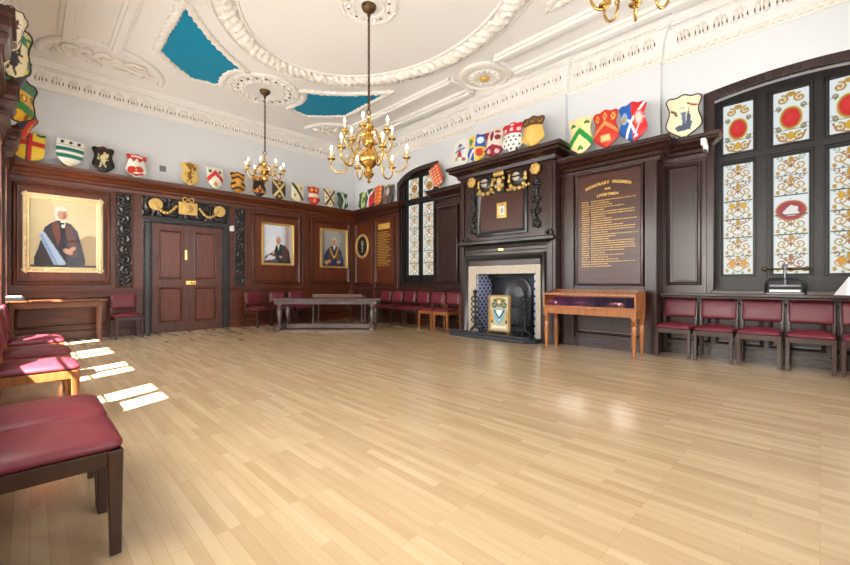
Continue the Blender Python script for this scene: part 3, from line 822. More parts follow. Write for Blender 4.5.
# carved drops and the gilded crest
for uu in (3.69, 5.14):
    q = MB(right); rnd = random.Random(3)
    for k in range(80):
        z = 2.12+.88*k/79; wv = .055+.025*math.sin(k*.3)
        q.ball((uu+rnd.uniform(-wv,wv), D+.07, z), rnd.uniform(.022,.04), .045, rnd.uniform(.022,.04), 7, 5)
    fbuild(q, 'carved_drop', M['carved'], smooth='all')
q = MB(right); g = MB(right); w_ = MB(right); D2 = D+.09
for uu in (5.14, 3.68):
    g = MB(right)
    for k in range(7): a = 2*PI*k/7; g.ball((uu+.06*math.cos(a), D2+.03, 3.18+.06*math.sin(a)), .05, .04, .05, 7, 5)
    g.ball((uu, D2+.06, 3.18), .05, .04, .05, 8, 5); fbuild(g, 'gilt_flower', M['gold'], smooth='all')
g = MB(right)
for uu in (4.78, 4.05):
    q.lathe([(.17,0),(.17,.04),(.12,.08),(.01,.09)], (uu,D2,3.08), 16, 'y')
    w_ = MB(right); w_.lathe([(.09,.07),(.08,.1),(.01,.11)], (uu,D2,3.10), 12, 'y'); q.box(uu-.1, uu+.1, D2+.1, D2+.115, 3.08, 3.11)
    fbuild(w_, 'white_crest_face', M['stone'], smooth='all')
    for k in range(6): a = PI+PI*k/5; g.ball((uu+.17*math.cos(a), D2+.04, 3.05+.17*math.sin(a)), .045, .035, .045, 7, 5)
    for sx in (-1,1): g.ball((uu+sx*.17, D2+.03, 3.13), .035, .03, .06, 7, 5)
q.box(4.31, 4.53, D2, D2+.09, 2.86, 3.24)
for k in range(5): g.ball((4.335+.045*k, D2+.1, 3.22), .03, .04, .05, 7, 5)
for (du, dz, rr) in ((0,3.08,.06),(-.07,2.98,.04),(.07,2.98,.04),(0,2.92,.05),(-.1,3.12,.03),(.1,3.12,.03)): g.ball((4.42+du, D2+.09, dz), rr, .04, rr, 8, 5)
w_ = MB(right); w_.ball((4.42, D2+.09, 3.02), .05, .04, .06, 8, 5)
for k in range(22):
    t_ = k/21; uu = 5.0-1.18*t_; g.ball((uu, D2+.01, 2.93-.04*math.sin(t_*PI*4)**2), .03, .03, .03, 6, 4)
cr = fbuild(q, 'carved_crest', M['carved'], smooth=True); fbuild(g, 'gilt_crest', M['gold'], smooth='all'); fbuild(w_, 'white_crest_face', M['stone'], smooth='all')

def wall_thing(name, mp, u, d, z, label, cat, group=None):
    o = empty(name, mp(u, d, z)); return tag(o, label, cat, group)
def pbuild(q, nm, mat, par, **k):
    o = q.build(nm, mat, par, **k); o.matrix_parent_inverse = Matrix.Translation(Vector(par.location)).inverted(); return o

ic = wall_thing('picture', right, 4.44, D+.06, 2.4, 'small gilt picture with white oval on the overmantel panel', 'picture')
q = MB(right); q.frame(4.32, 4.54, 2.37, 2.67, [(0,D+.059),(0,D+.09),(.03,D+.1),(.05,D+.08),(.06,D+.07)]); pbuild(q, 'frame', M['gold'], ic, smooth=True)
p = Paint(24, 30, (150,100,40)); p.ell(.5,.5,.38,.4,(240,238,230)); p.ell(.5,.5,.16,.25,(150,150,150))
P = np.array([[right(4.53-.20*i/23, D+.068, 2.38+.28*j/29) for i in range(24)] for j in range(30)])
o = grid_obj('canvas', P, p.c, M['canvas'], ic); o.matrix_parent_inverse = Matrix.Translation(Vector(ic.location)).inverted()

# fire screen
fs = empty('fire_screen', (XR-.75, 4.42, .077)); tag(fs, 'gilt framed fire screen with coat of arms before the hearth opening', 'fire screen')
X0 = XR-.75
q = MB(); z0, z1, y0, y1 = .14, .86, 4.15, 4.66
q.box(X0-.02, X0+.02, y0, y0+.035, .14, .86); q.box(X0-.02, X0+.02, y1-.035, y1, .14, .86); q.box(X0-.02, X0+.02, y0, y1, .14, .175); q.box(X0-.02, X0+.02, y0, y1, .825, .86)
pbuild(q, 'frame', M['dgold'], fs, bevel=.006)
for yy in (4.17, 4.62): q = MB(); q.box(X0-.09, X0+.09, yy-.012, yy+.012, .079, .145); pbuild(q, 'foot', M['dgold'], fs, bevel=.006)
p = Paint(48, 64, (196,188,160), 1.3)
p.ell(.5,.5,.44,.42,(184,176,146)); p.rect(0,.06,0,1,(140,110,60)); p.rect(.94,1,0,1,(140,110,60)); p.ell(.5,.9,.3,.06,(150,120,60)); p.poly([(.2,.62),(.8,.62),(.78,.36),(.5,.16),(.22,.36)], (120,170,176)); p.poly([(.34,.6),(.66,.6),(.5,.25)], (238,238,230))
p.line([(.25,.58),(.5,.36),(.75,.58)], .035, (40,60,110)); p.ell(.5,.74,.12,.07,(120,120,110)); p.ell(.5,.84,.07,.05,(226,216,190))
for s in (-1,1): p.spiral(.5+s*.27,.76,.16,1.2,PI/2,.04,(70,84,60),s); p.ell(.5+s*.38,.42,.06,.18,(190,150,60)); p.ell(.5+s*.36,.25,.07,.06,(110,80,40))
p.rect(.15,.85,.07,.13,(236,226,196))
P = np.array([[(X0-.012, 4.63-.45*i/47, .17+.66*j/63) for i in range(48)] for j in range(64)])
o = grid_obj('screen_panel', P, p.c, M['canvas'], fs); o.matrix_parent_inverse = Matrix.Translation(Vector(fs.location)).inverted()
q = MB(); q.box(X0-.008, X0+.012, 4.18, 4.63, .17, .83); pbuild(q, 'backing', M['black'], fs)

# andirons
def andiron(x, y, h, label):
    o = empty('andiron', (x, y, .078)); tag(o, label, 'andiron', 'wrought iron andirons')
    q = MB(); q.lathe([(.035,.0),(.03,.05),(.018,.1),(.045,.2),(.02,.26),(.016,h*.5),(.035,h*.54),(.016,h*.58),(.016,h*.78),(.04,h*.82),(.016,h*.86),(.05,h*.93),(.045,h*.97),(.01,h)], (0,0,.1), 12); q.build('post', M['iron'], o, smooth=True)
    q = MB(); q.tube([(-.12,0,.02),(-.1,0,.07),(0,0,.13)], .018, 8); q.tube([(0,-.13,.02),(0,-.09,.08),(0,0,.14),(0,.09,.08),(0,.13,.02)], .018, 8); q.build('foot', M['iron'], o, smooth='all')
    q = MB(); q.tube([(0,0,.16),(.2,0,.16),(.24,0,.1),(.25,0,.02)], .014, 8); q.build('billet_bar', M['iron'], o, smooth='all')
    q = MB()
    for k in range(5):
        z = .2+h*.14*k
        for s in (-1,1): q.tube([(0, s*(.012+.085*math.sin(a)), z+.05-.05*math.cos(a)) for a in [PI*j/8 for j in range(9)]], .013, 6)
    q.build('scrollwork', M['iron'], o, smooth='all'); return o
andiron(XR-.72, 5.02, .78, 'left iron andiron beside the blue tiled cheek')
andiron(XR-.72, 3.86, .82, 'right iron andiron nearest the display table')
# poker set / grate bars
gr = empty('fire_grate', (XR-.45, 4.4, .1)); tag(gr, 'low black iron fire grate inside the hearth opening', 'grate')
q = MB()
for k in range(9): q.tube([(XR-.28, 4.0+.1*k, .25), (XR-.5, 4.0+.1*k, .25), (XR-.56, 4.0+.1*k, .36)], .012, 6)
for yy in (4.0, 4.8):
    q.tube([(XR-.5,yy,.25),(XR-.5,yy,.085)], .016, 6); q.tube([(XR-.28,yy,.25),(XR-.28,yy,.085)], .016, 6)
q.tube([(XR-.5,3.98,.25),(XR-.5,4.82,.25)], .016, 6); q.tube([(XR-.28,3.98,.25),(XR-.28,4.82,.25)], .016, 6)
pbuild(q, 'grate_bars', M['iron'], gr, smooth='all')

# ------------------------------------------------------------------ honours boards
hb = wall_thing('honours_board', right, 2.45, .4, 1.1, 'large oak honours board with gilt names above the glazed display table', 'honours board')
q = MB(right); q.box(1.98, 3.0, .4, .43, 1.06, 2.96); pbuild(q, 'board', M['oaky'], hb)
q = MB(right); panelframe(q, 1.94, 3.04, 1.03, 2.98, .405, 1.0); pbuild(q, 'frame', M['roak'], hb, smooth=True)
def text_obj(txt, size, loc, rotm, name, par, mat, arc=None, ext=.0015):
    """lettering in the built-in font, as mesh, optionally bent upward along an arc"""
    cu = bpy.data.curves.new(name, 'FONT'); cu.body = txt; cu.size = size; cu.align_x = 'CENTER'; cu.extrude = ext; cu.offset = .0012
    cu.space_character = 1.1
    o = bpy.data.objects.new(name, cu); col.objects.link(o)
    bpy.context.view_layer.update()
    dg = bpy.context.evaluated_depsgraph_get(); me = bpy.data.meshes.new_from_object(o.evaluated_get(dg))
    bpy.data.objects.remove(o); bpy.data.curves.remove(cu)
    if arc:
        for v in me.vertices:
            a = v.co.x/arc; rr = arc+v.co.y; v.co.x = rr*math.sin(a); v.co.y = rr*math.cos(a)-arc
    me.transform(Matrix.Translation(Vector(loc)) @ rotm)
    me.materials.clear(); me.materials.append(mat)
    o = bpy.data.objects.new(name, me); col.objects.link(o)
    if par: o.parent = par; o.matrix_parent_inverse = Matrix.Translation(Vector(par.location)).inverted()
    return o
RM = Matrix(((0,0,-1,0),(-1,0,0,0),(0,1,0,0),(0,0,0,1)))       # text x -> -Y, text y -> Z, normal -> -X
xf = XR-.433
text_obj('HONORARY  FREEMEN', .066, (xf, 2.49, 2.74), RM, 'lettering', hb, M['goldt'], .95)
text_obj('AND', .042, (xf, 2.49, 2.645), RM, 'lettering', hb, M['goldt'])
text_obj('LIVERYMEN', .062, (xf, 2.49, 2.545), RM, 'lettering', hb, M['goldt'], 1.6)
q = MB(right); rnd = random.Random(11)
for k in range(30):
    z = 2.475-.038*k
    def run(u, end):
        while u > end:
            wl = rnd.uniform(.012,.03); q.box(u-wl, u, .43, .4325, z-.003, z+.008*rnd.uniform(.5,1)); u -= wl+rnd.uniform(.006,.014)
    run(2.92, 2.92-.12); run(2.76, 2.74-rnd.choice((.2,.26,.3,.36,.42,.5,.66) if k % 3 else (.66,.7,.5)))
pbuild(q, 'gilt_names', M['goldt'], hb)

hs = wall_thing('honours_board', right, 8.78, .05, 1.4, 'small oak board of gilt names beside the two-light window', 'honours board')
q = MB(right); q.box(8.42, 9.14, .04, .075, 1.42, 2.86); pbuild(q, 'board', M['door'], hs, bevel=.006)
q = MB(right); q.box(8.52, 9.04, .075, .08, 2.62, 2.78); pbuild(q, 'header_plate', M['goldt'], hs)
q = MB(right); rnd = random.Random(4)
for k in range(22):
    z = 2.54-.045*k; u = 9.06
    e = 8.5+rnd.uniform(0,.2)
    while u > e: 
        wl = rnd.uniform(.02,.06); q.box(u-wl, u, .075, .078, z-.008, z+.008); u -= wl+.02
pbuild(q, 'gilt_names', M['goldt'], hs)

# ------------------------------------------------------------------ framed portraits
GF = [(0,0),(0,.05),(.015,.065),(.05,.055),(.065,.035),(.085,.045),(.1,.02),(.105,.012)]
def portrait(mp, u0, u1, z0, z1, d, p, label, k=1.0, flip=False, mat='grime'):
    o = wall_thing('portrait', mp, (u0+u1)/2, d, z0, label, 'painting', 'framed portraits')
    q = MB(mp); q.frame(u0, u1, z0, z1, [(i*k, d+x) for i, x in GF]); pbuild(q, 'frame', M[mat], o, smooth=True)
    if k > .9:
        q = MB(mp)
        n = 26
        for i in range(n+1):
            for z in (z0+.045, z1-.045): q.ball((u0+(u1-u0)*i/n, d+.058, z), .02, .02, .02, 6, 4)
            for u in (u0+.045, u1-.045): q.ball((u, d+.058, z0+(z1-z0)*i/n), .02, .02, .02, 6, 4)
        pbuild(q, 'carved_edge', M[mat], o, smooth='all')
    i = .1*k; nv, nu = p.u.shape
    P = np.zeros((nv,nu,3))
    for j in range(nv):
        for x in range(nu):
            t = x/(nu-1); t = 1-t if flip else t
            P[j,x] = mp(u0+i+(u1-u0-2*i)*t, d+.014, z0+i+(z1-z0-2*i)*j/(nv-1))
    c = grid_obj('canvas', P, p.c, M['canvas'], o); c.matrix_parent_inverse = Matrix.Translation(Vector(o.location)).inverted()
    return o
SK = (206,150,120)
p = Paint(84, 104, (222,204,164), 1.3)
p.put(np.clip(p.v*1.1-.15,0,1), (226,208,168), .8); p.ell(.12,.5,.3,.6,(206,186,146),0,.6); p.ell(.9,.2,.25,.3,(170,140,100),0,.7)
p.poly([(.06,0),(.05,.12),(.12,.3),(.2,.58),(.3,.66),(.42,.72),(.6,.66),(.7,.55),(.76,.34),(.82,.1),(.8,0)], (40,38,50))
p.poly([(.1,.0),(.13,.2),(.3,.6),(.36,.58),(.3,.2),(.3,0)], (58,40,40)); p.poly([(.48,.66),(.6,.62),(.68,.4),(.7,.16),(.6,.16)], (92,46,34)); p.poly([(.3,.64),(.4,.7),(.46,.5),(.4,.3)], (112,58,44))
p.poly([(.12,.48),(.2,.52),(.52,.06),(.46,0),(.36,0)], (170,190,220)); p.poly([(.14,.47),(.17,.49),(.42,.0),(.38,0)], (126,150,196))
p.poly([(.42,.7),(.5,.7),(.5,.42),(.44,.42)], (28,28,34)); p.poly([(.43,.72),(.52,.72),(.5,.6),(.46,.6)], (240,238,232)); p.ell(.47,.66,.035,.016,(30,30,34))
p.ell(.43,.8,.085,.1,(222,222,218)); p.ell(.47,.8,.075,.09,SK); p.ell(.44,.88,.09,.035,(226,226,222)); p.ell(.5,.78,.02,.02,(170,104,84)); p.ell(.49,.815,.022,.008,(70,50,46)); p.ell(.49,.755,.03,.008,(150,70,64))
p.ell(.55,.24,.08,.04,SK,-20); p.ell(.62,.28,.06,.03,SK,30); p.rect(0,1,0,.03,(60,50,50)); p.noise(2)
p.c *= .84; p.c[:,:,2] *= .97
portrait(far, -.1, 1.04, 1.29, 2.75, .06, p, 'large gilt framed portrait of a white-haired man in dark robe with blue sash', 1.0, mat='grime')
p = Paint(72, 90, (206,214,228), 1.25)
p.rect(.74,1,.0,1,(186,178,178)); p.ell(.25,.75,.4,.4,(222,228,238),0,.8); p.poly([(.0,.35),(.35,.75),(.5,.5),(.2,.2)], (232,236,242), .8); p.rect(.8,.9,.25,1,(150,120,110),.5)
p.poly([(.1,.0),(.16,.14),(.36,.3),(.44,.48),(.56,.52),(.74,.48),(.9,.34),(.97,.0)], (40,46,50)); p.poly([(.0,.0),(.04,.16),(.26,.28),(.44,.2),(.5,.0)], (84,84,96)); p.poly([(.02,.06),(.2,.22),(.42,.16),(.36,.1)], (214,212,214)); p.poly([(.5,.2),(.72,.3),(.9,.12),(.7,.02)], (70,58,54))
p.poly([(.47,.5),(.56,.5),(.52,.34)], (236,236,232)); p.poly([(.6,.5),(.7,.48),(.74,.2),(.66,.2)], (66,70,66)); p.poly([(.72,.44),(.82,.4),(.86,.2),(.78,.2)], (112,46,42))
p.ell(.53,.62,.10,.11,(206,206,208)); p.ell(.515,.60,.08,.095,SK); p.ell(.485,.62,.018,.009,(80,60,54)); p.ell(.55,.62,.018,.009,(80,60,54)); p.ell(.5,.545,.03,.01,(150,80,70)); p.ell(.33,.27,.06,.03,SK); p.ell(.6,.17,.06,.03,SK); p.noise(5)
portrait(far, 4.24, 5.12, 1.56, 2.67, .06, p, 'gilt framed portrait of a seated man against pale blue, left of two by the corner', .55, mat='gold')
p = Paint(72, 90, (140,140,136), 1.25)
p.ell(.35,.75,.45,.35,(170,168,160),0,.8); p.rect(0,.14,0,1,(110,104,98),.6); p.poly([(.06,0),(.1,.28),(.24,.48),(.42,.58),(.62,.56),(.8,.44),(.9,.2),(.92,0)], (36,44,74)); p.poly([(.3,.52),(.44,.58),(.5,.3),(.4,.05),(.26,.1)], (84,62,50)); p.poly([(.58,.56),(.7,.5),(.76,.1),(.6,.06)], (104,76,52))
p.line([(.33,.5),(.46,.28),(.56,.28),(.66,.5)], .02, (214,174,84)); p.ell(.51,.25,.04,.035,(226,190,100)); p.poly([(.46,.58),(.57,.58),(.515,.44)], (238,236,230)); p.poly([(.74,.36),(.86,.3),(.84,.1),(.74,.08)], (60,76,120))
p.ell(.52,.70,.1,.115,(214,210,204)); p.ell(.515,.68,.085,.1,SK); p.ell(.48,.7,.018,.009,(70,50,46)); p.ell(.55,.7,.018,.009,(70,50,46)); p.ell(.515,.62,.03,.01,(150,76,66)); p.ell(.515,.66,.015,.025,(180,116,92)); p.ell(.3,.14,.08,.04,SK); p.ell(.7,.12,.07,.04,SK); p.ell(.2,.1,.08,.06,(190,150,90)); p.noise(5)
portrait(far, 5.93, 6.86, 1.53, 2.69, .06, p, 'gilt framed portrait of a robed man with gold chain, nearest the corner', .55, mat='gold')
# oval portrait
ov = wall_thing('portrait', right, 9.84, .045, 1.9, 'oval gilt framed portrait on dark ground in the corner bay', 'painting', 'framed portraits')
q = MB(right); n = 40; rs = []
for du, dd in ((0,.0),(0,.03),(-.03,.05),(-.07,.03),(-.075,.012)):
    rs.append([(9.84+(.33+du)*math.cos(2*PI*k/n), .046+dd, 2.2+(.37+du)*math.sin(2*PI*k/n)) for k in range(n)])
q.rings(rs, cap0=False, cap1=False); pbuild(q, 'frame', M['gold'], ov, smooth=True)
p = Paint(30, 40, (36,32,30), 1.2); p.ell(.5,.28,.3,.3,(20,20,22)); p.poly([(.44,.46),(.56,.46),(.52,.2),(.48,.2)], (226,222,214)); p.ell(.5,.62,.12,.14,(190,170,150)); p.ell(.48,.73,.12,.05,(150,140,130))
P = np.zeros((40,30,3))
for j in range(40):
    for i in range(30):
        s, t_ = 2*i/29-1, 2*j/39-1
        P[j,i] = right(9.84-s*math.sqrt(max(0,1-t_*t_/2))*.27, .055, 2.2+t_*math.sqrt(max(0,1-s*s/2))*.31)
o = grid_obj('canvas', P, p.c, M['canvas'], ov); o.matrix_parent_inverse = Matrix.Translation(Vector(ov.location)).inverted()

# gilt swag over the door
sw = wall_thing('gilt_swag', far, 2.55, .1, 2.75, 'gilt ribbon swag with medallions on the carved panel over the door', 'ornament')
d = .1
for uu in (1.93, 3.22): q = MB(far); q.lathe([(.13,0),(.13,.03),(.1,.04),(.07,.03),(.02,.05),(.005,.05)], (uu,d,2.8), 18, 'y'); pbuild(q, 'medallion', M['gold'], sw, smooth=True)
q = MB(far); q.box(2.36, 2.74, d, d+.03, 2.64, 2.92); q.lathe([(.1,0),(.09,.03),(.01,.05)], (2.55,d+.03,2.78), 16, 'y'); pbuild(q, 'cartouche', M['gold'], sw, bevel=.01)
q = MB(far)
for s in (-1, 1):
    pts = [(2.55+s*(.22+.42*k/14), d+.03, 2.82-.18*math.sin(PI*k/14)-.02*k/14) for k in range(15)]
    q.tube(pts, [.02+.012*math.sin(k*2.4) for k in range(15)], 7)
    for k in range(2, 14, 2): q.ball((pts[k][0], d+.04, pts[k][2]), .036, .03, .036, 7, 5)
    q.tube([(2.55+s*.1*math.sin(a)*1.1, d+.03, 2.98+.06*math.sin(2*a)*.8) for a in [PI*k/12 for k in range(13)]], .014, 6)
pbuild(q, 'festoon', M['gold'], sw, smooth='all')
# ------------------------------------------------------------------ painted shields
def shape_half(kind, r):
    """half width at height r (0 bottom .. 1 top)"""
    if kind == 'heater':
        return 1.0 if r > .5 else max(.03, (1-((.5-r)/.5)**1.9))
    if kind == 'oval': return max(.16, math.sqrt(max(0, 1-((r-.52)/.54)**2)))**.9
    if kind == 'square': return 1.0 if r > .28 else max(.1, (1-((.28-r)/.28)**2.2))
    # cartouche: waisted at the upper third, swelling below, pointed foot
    w = .9+.1*math.cos((r-.30)*2*PI/.66)
    if r < .3: w *= max(.1, math.sin((r/.3)*PI/2))**.75
    if r > .93: w *= 1-.12*(r-.93)/.07
    return w
def top_line(kind, s):
    return {'heater': 1.0, 'square': 1-.02*math.cos(s*3*PI), 'oval': 1.0, 'cart': 1-.035*(1-math.cos(s*2*PI))*.7-.05*abs(s)**4}[kind]
def shield(loc, face, w, h, kind, fn, label, tilt=0, roll=0, bulge=.06, rim=None, res=(34,40)):
    """face: heading (radians, about z) of the outward normal; local frame x right, -y out, z up"""
    nu, nv = res; p = Paint(nu, nv, (230,220,190), h/w); fn(p); P = np.zeros((nv,nu,3))
    def pos(s, r, off=0):
        hw = shape_half(kind, r)*w/2
        return (s*hw, -bulge*(1-.85*s*s)*(.35+.65*math.sin(PI*min(1,max(0,r*.9+.08))))-off, h*(r if r < .5 else .5+(r-.5)*(1+ (top_line(kind, s)-1)*(r-.5)/.5*2)))
    # colours are looked up in true (x, z) so charges are not warped by the outline
    C = np.zeros((nv,nu,3))
    for j in range(nv):
        for i in range(nu):
            s = 2*i/(nu-1)-1; r = j/(nv-1); q = pos(s, r); P[j,i] = q
            ii = int(round((q[0]/w+.5)*(nu-1))); C[j,i] = p.c[j, min(nu-1,max(0,ii))]
    o = grid_obj('heraldic_shield', P, C, M['paint'])
    # back plate
    m = MB()
    edge = [pos(-1, j/20) for j in range(21)] + [pos(s/8-1, 1) for s in range(1, 16)] + [pos(1, 1-j/20) for j in range(21)] + [pos(1-s/4, 0) for s in range(1, 8)]
    fr = [m.add((x, y, z)) for x, y, z in edge]; bk = [m.add((x*.98, y+.022, z)) for x, y, z in edge]; n = len(edge)
    for k in range(n): m.face([fr[k], fr[(k+1)%n], bk[(k+1)%n], bk[k]])
    m.face(bk)
    m.build('back_board', M['roak'], o)
    if rim:
        m = MB(); m.tube([(x, y-.004, z) for x, y, z in edge[::1]], .009*w/.42, 6, loop=True); m.build('rim', M[rim], o, smooth='all')
    o.location = loc
    o.rotation_euler = (Matrix.Rotation(face, 4, 'Z') @ Matrix.Rotation(tilt, 4, 'X') @ Matrix.Rotation(roll, 4, 'Y')).to_euler()
    tag(o, label, 'shield', 'painted shields along the cornice')
    return o
BK, WH, YL, RD, GN, BL, CR, OR, GD = (30,26,24), (240,238,228), (240,206,64), (204,44,34), (30,132,84), (34,86,168), (238,226,184), (226,110,36), (222,178,70)
TW = (0, 0)
# designs ---------------------------------------------------------------
def beast(p, cx, cy, s, c, sgn=1):
    """a simple rampant animal charge"""
    p.ell(cx, cy, .10*s, .15*s, c, 20*sgn); p.ell(cx+.07*s*sgn, cy+.18*s, .07*s, .06*s, c)
    p.line([(cx+.02*s, cy+.1*s), (cx+.2*s*sgn, cy+.12*s)], .025*s, c); p.line([(cx, cy), (cx+.18*s*sgn, cy-.02*s)], .025*s, c)
    p.line([(cx-.03*s, cy-.1*s), (cx+.1*s*sgn, cy-.24*s)], .03*s, c); p.line([(cx-.06*s*sgn, cy-.1*s), (cx-.12*s*sgn, cy-.25*s)], .03*s, c)
    p.line([(cx-.09*s*sgn, cy-.06*s), (cx-.2*s*sgn, cy+.02*s), (cx-.17*s*sgn, cy+.16*s)], .018*s, c)
def d_cross(p): p.c[:] = YL; p.rect(.42,.58,0,1,RD); p.rect(0,1,.52,.70,RD); p.rect(.38,.46,0,1,(110,40,40)); p.rect(0,.3,.9,1,(60,110,50)); p.rect(.7,1,.9,1,(60,110,50))
def d_bars(p): p.c[:] = WH; p.rect(0,1,.58,.72,(14,120,104)); p.rect(0,1,.34,.48,(14,120,104)); p.rect(0,1,.78,.80,(200,190,160)); [p.ell(x,.9,.07,.06,BK) for x in (.2,.5,.8)]; p.rect(0,1,.0,.2,CR)
def d_griffin(p): p.c[:] = (34,28,28); beast(p,.48,.5,1.15,(222,206,158)); p.ell(.62,.62,.16,.07,(222,206,158),40); p.ell(.5,.93,.3,.05,(96,40,36))
def d_dragon(p): p.c[:] = WH; p.poly([(0,.62),(.2,.78),(.35,.62),(.5,.8),(.65,.62),(.8,.78),(1,.62),(1,1),(0,1)], RD); p.ell(.5,.88,.3,.05,WH); p.ell(.3,.3,.2,.14,RD); p.ell(.64,.34,.22,.12,RD); p.line([(.15,.2),(.5,.1),(.85,.2)],.05,RD); p.ell(.5,.3,.05,.05,YL)
def d_gold(p): p.c[:] = (224,190,104); p.poly([(.2,.95),(.5,.6),(.8,.95)], (150,100,40)); beast(p,.45,.4,1.1,(140,88,34)); p.ell(.75,.75,.1,.1,(120,80,40))
def d_chev(p): p.c[:] = (236,232,214); p.poly([(0,.28),(.5,.66),(1,.28),(1,.5),(.5,.88),(0,.5)], (208,46,44)); p.ell(.2,.82,.1,.07,(90,110,60)); p.ell(.8,.82,.1,.07,(90,110,60)); p.ell(.5,.25,.12,.1,(200,140,50))
def d_tiger(p):
    p.c[:] = (226,150,44)
    for k in range(4): p.poly([(0,.08+.25*k),(.5,.22+.25*k),(1,.08+.25*k),(1,.2+.25*k),(.5,.32+.25*k),(0,.2+.25*k)], (44,30,22))
    p.ell(.5,.5,.16,.16,(226,176,80))
def d_eagle(p): p.c[:] = (206,128,40); p.ell(.5,.5,.16,.3,(32,26,24)); p.ell(.22,.56,.16,.3,(32,26,24),-20); p.ell(.78,.56,.16,.3,(32,26,24),20); p.ell(.5,.86,.1,.08,(32,26,24)); p.rect(0,1,0,.2,(40,30,26)); p.ell(.5,.42,.1,.1,(206,128,40))
def d_saltire(p): p.c[:] = (58,48,38); p.line([(.08,.1),(.92,.92)],.08,(224,204,142)); p.line([(.92,.1),(.08,.92)],.08,(224,204,142)); p.ell(.5,.86,.14,.08,(206,158,54)); p.ell(.5,.16,.12,.08,(206,158,54))
def d_bend(p): p.c[:] = (236,226,190); p.line([(.1,.95),(.95,.12)],.1,(36,32,30)); p.ell(.25,.35,.1,.1,(200,158,66)); p.ell(.74,.75,.1,.1,(200,158,66)); p.rect(0,1,.0,.06,(196,160,80))
def d_redfess(p): p.c[:] = (206,34,32); p.rect(0,1,.4,.6,(240,226,196)); p.ell(.3,.82,.12,.1,(232,196,70)); p.ell(.7,.82,.12,.1,(232,196,70)); p.ell(.5,.22,.16,.1,(232,150,70))
def d_saltire2(p): p.c[:] = (232,220,180); p.line([(.05,.08),(.95,.94)],.085,(74,44,28)); p.line([(.95,.08),(.05,.94)],.085,(74,44,28)); [p.ell(x,y,.07,.06,(150,120,60)) for x,y in ((.5,.85),(.5,.2),(.15,.52),(.85,.52))]
def d_gw(p): p.c[:] = (28,72,50); p.poly([(.3,0),(.5,.5),(.3,1),(.5,1),(.66,.5),(.5,0)], (214,218,200)); p.ell(.78,.5,.1,.2,(214,218,200)); p.ell(.14,.5,.06,.3,(90,120,90))
def d_green(p): p.c[:] = (52,110,44); p.rect(.6,1,0,1,(196,206,140)); p.ell(.3,.6,.14,.24,(36,76,30)); p.ell(.8,.5,.1,.2,(90,130,60))
def d_grw(p): p.c[:] = (30,84,66); p.poly([(0,.0),(.5,.55),(1,0)], (236,236,230)); p.poly([(.5,.5),(1,.0),(1,.9)], (204,32,52)); p.line([(0,.95),(.5,.55),(1,.95)],.07,WH); p.line([(.5,.55),(.5,0)],.07,WH); p.poly([(.56,.5),(1,.85),(1,0),(.56,0)], (204,32,52))
def d_orange(p): p.c[:] = (228,104,30); [p.ell(.2+.3*(k%3), .2+.2*(k//3), .09,.06,(240,170,100)) for k in range(12)]; p.rect(.45,.55,0,1,(200,76,24))
def d_grey(p): p.c[:] = (84,74,66); p.ell(.5,.6,.2,.2,(196,186,160)); p.ell(.3,.3,.1,.1,(190,60,50)); p.ell(.7,.3,.1,.1,(70,90,120)); p.rect(0,1,.9,1,(190,170,120))
def d_lean(p): p.c[:] = (222,84,44); [p.ell(.25+.25*(k%3), .12+.15*(k//3), .1,.045,(240,190,150)) for k in range(18)]; p.rect(0,.1,0,1,(240,200,160))
def d_white(p): p.c[:] = (226,226,218); p.ell(.5,.56,.24,.24,(200,206,214)); p.poly([(.35,.3),(.5,.7),(.65,.3)], (176,60,60)); p.ell(.5,.74,.1,.07,(80,84,96)); p.line([(.25,.5),(.75,.62)],.04,(96,110,140)); p.ell(.3,.25,.1,.06,(150,160,120)); p.ell(.7,.22,.1,.06,(150,80,80))
def d_quarter(p): p.c[:] = (40,92,172); p.rect(0,.45,.5,1,(232,196,60)); p.rect(.45,1,0,.5,(232,196,60)); p.ell(.7,.3,.18,.14,(196,60,44)); p.ell(.72,.75,.16,.14,(220,232,240)); p.ell(.2,.75,.12,.14,(60,130,90)); p.line([(.1,.12),(.4,.4)],.06,(226,230,236)); p.line([(.45,0),(.45,1)],.03,WH); p.rect(.5,1,.9,1,(28,70,160))
def d_maroon(p): p.c[:] = (230,216,204); p.poly([(0,0),(1,0),(1,.3),(.5,.42),(0,.3)], (142,26,48)); p.poly([(0,.95),(.3,.95),(.16,.4),(0,.4)], (142,26,48)); p.ell(.45,.72,.1,.18,(132,34,50)); p.ell(.72,.66,.14,.1,(132,34,50)); p.ell(.7,.88,.14,.06,(170,60,70)); p.ell(.3,.2,.1,.07,(226,180,180)); p.ell(.7,.18,.1,.07,(226,180,180))
def d_ermine(p):
    p.c[:] = (240,238,232); p.rect(0,1,.6,1,(200,24,46)); [p.rect(x-.08,x+.08,.68,.8,(236,208,206)) for x in (.2,.5,.8)]; p.rect(.42,.58,.86,.94,(236,208,206))
    for j, y in enumerate((.5,.37,.24,.12)):
        for k in range(4 - j % 2):
            x = .16+.23*k+.11*(j % 2); p.ell(x,y,.025,.045,BK); p.ell(x-.035,y-.02,.018,.02,BK); p.ell(x+.035,y-.02,.018,.02,BK)
def d_chief(p): p.c[:] = (226,184,92); p.rect(0,1,.66,1,(86,58,34)); [p.ell(x,.83,.1,.09,(150,110,60)) for x in (.2,.5,.8)]; [p.ell(x,.86,.05,.05,(60,40,26)) for x in (.2,.5,.8)]; p.ell(.4,.4,.2,.2,(236,200,116),0,.6)
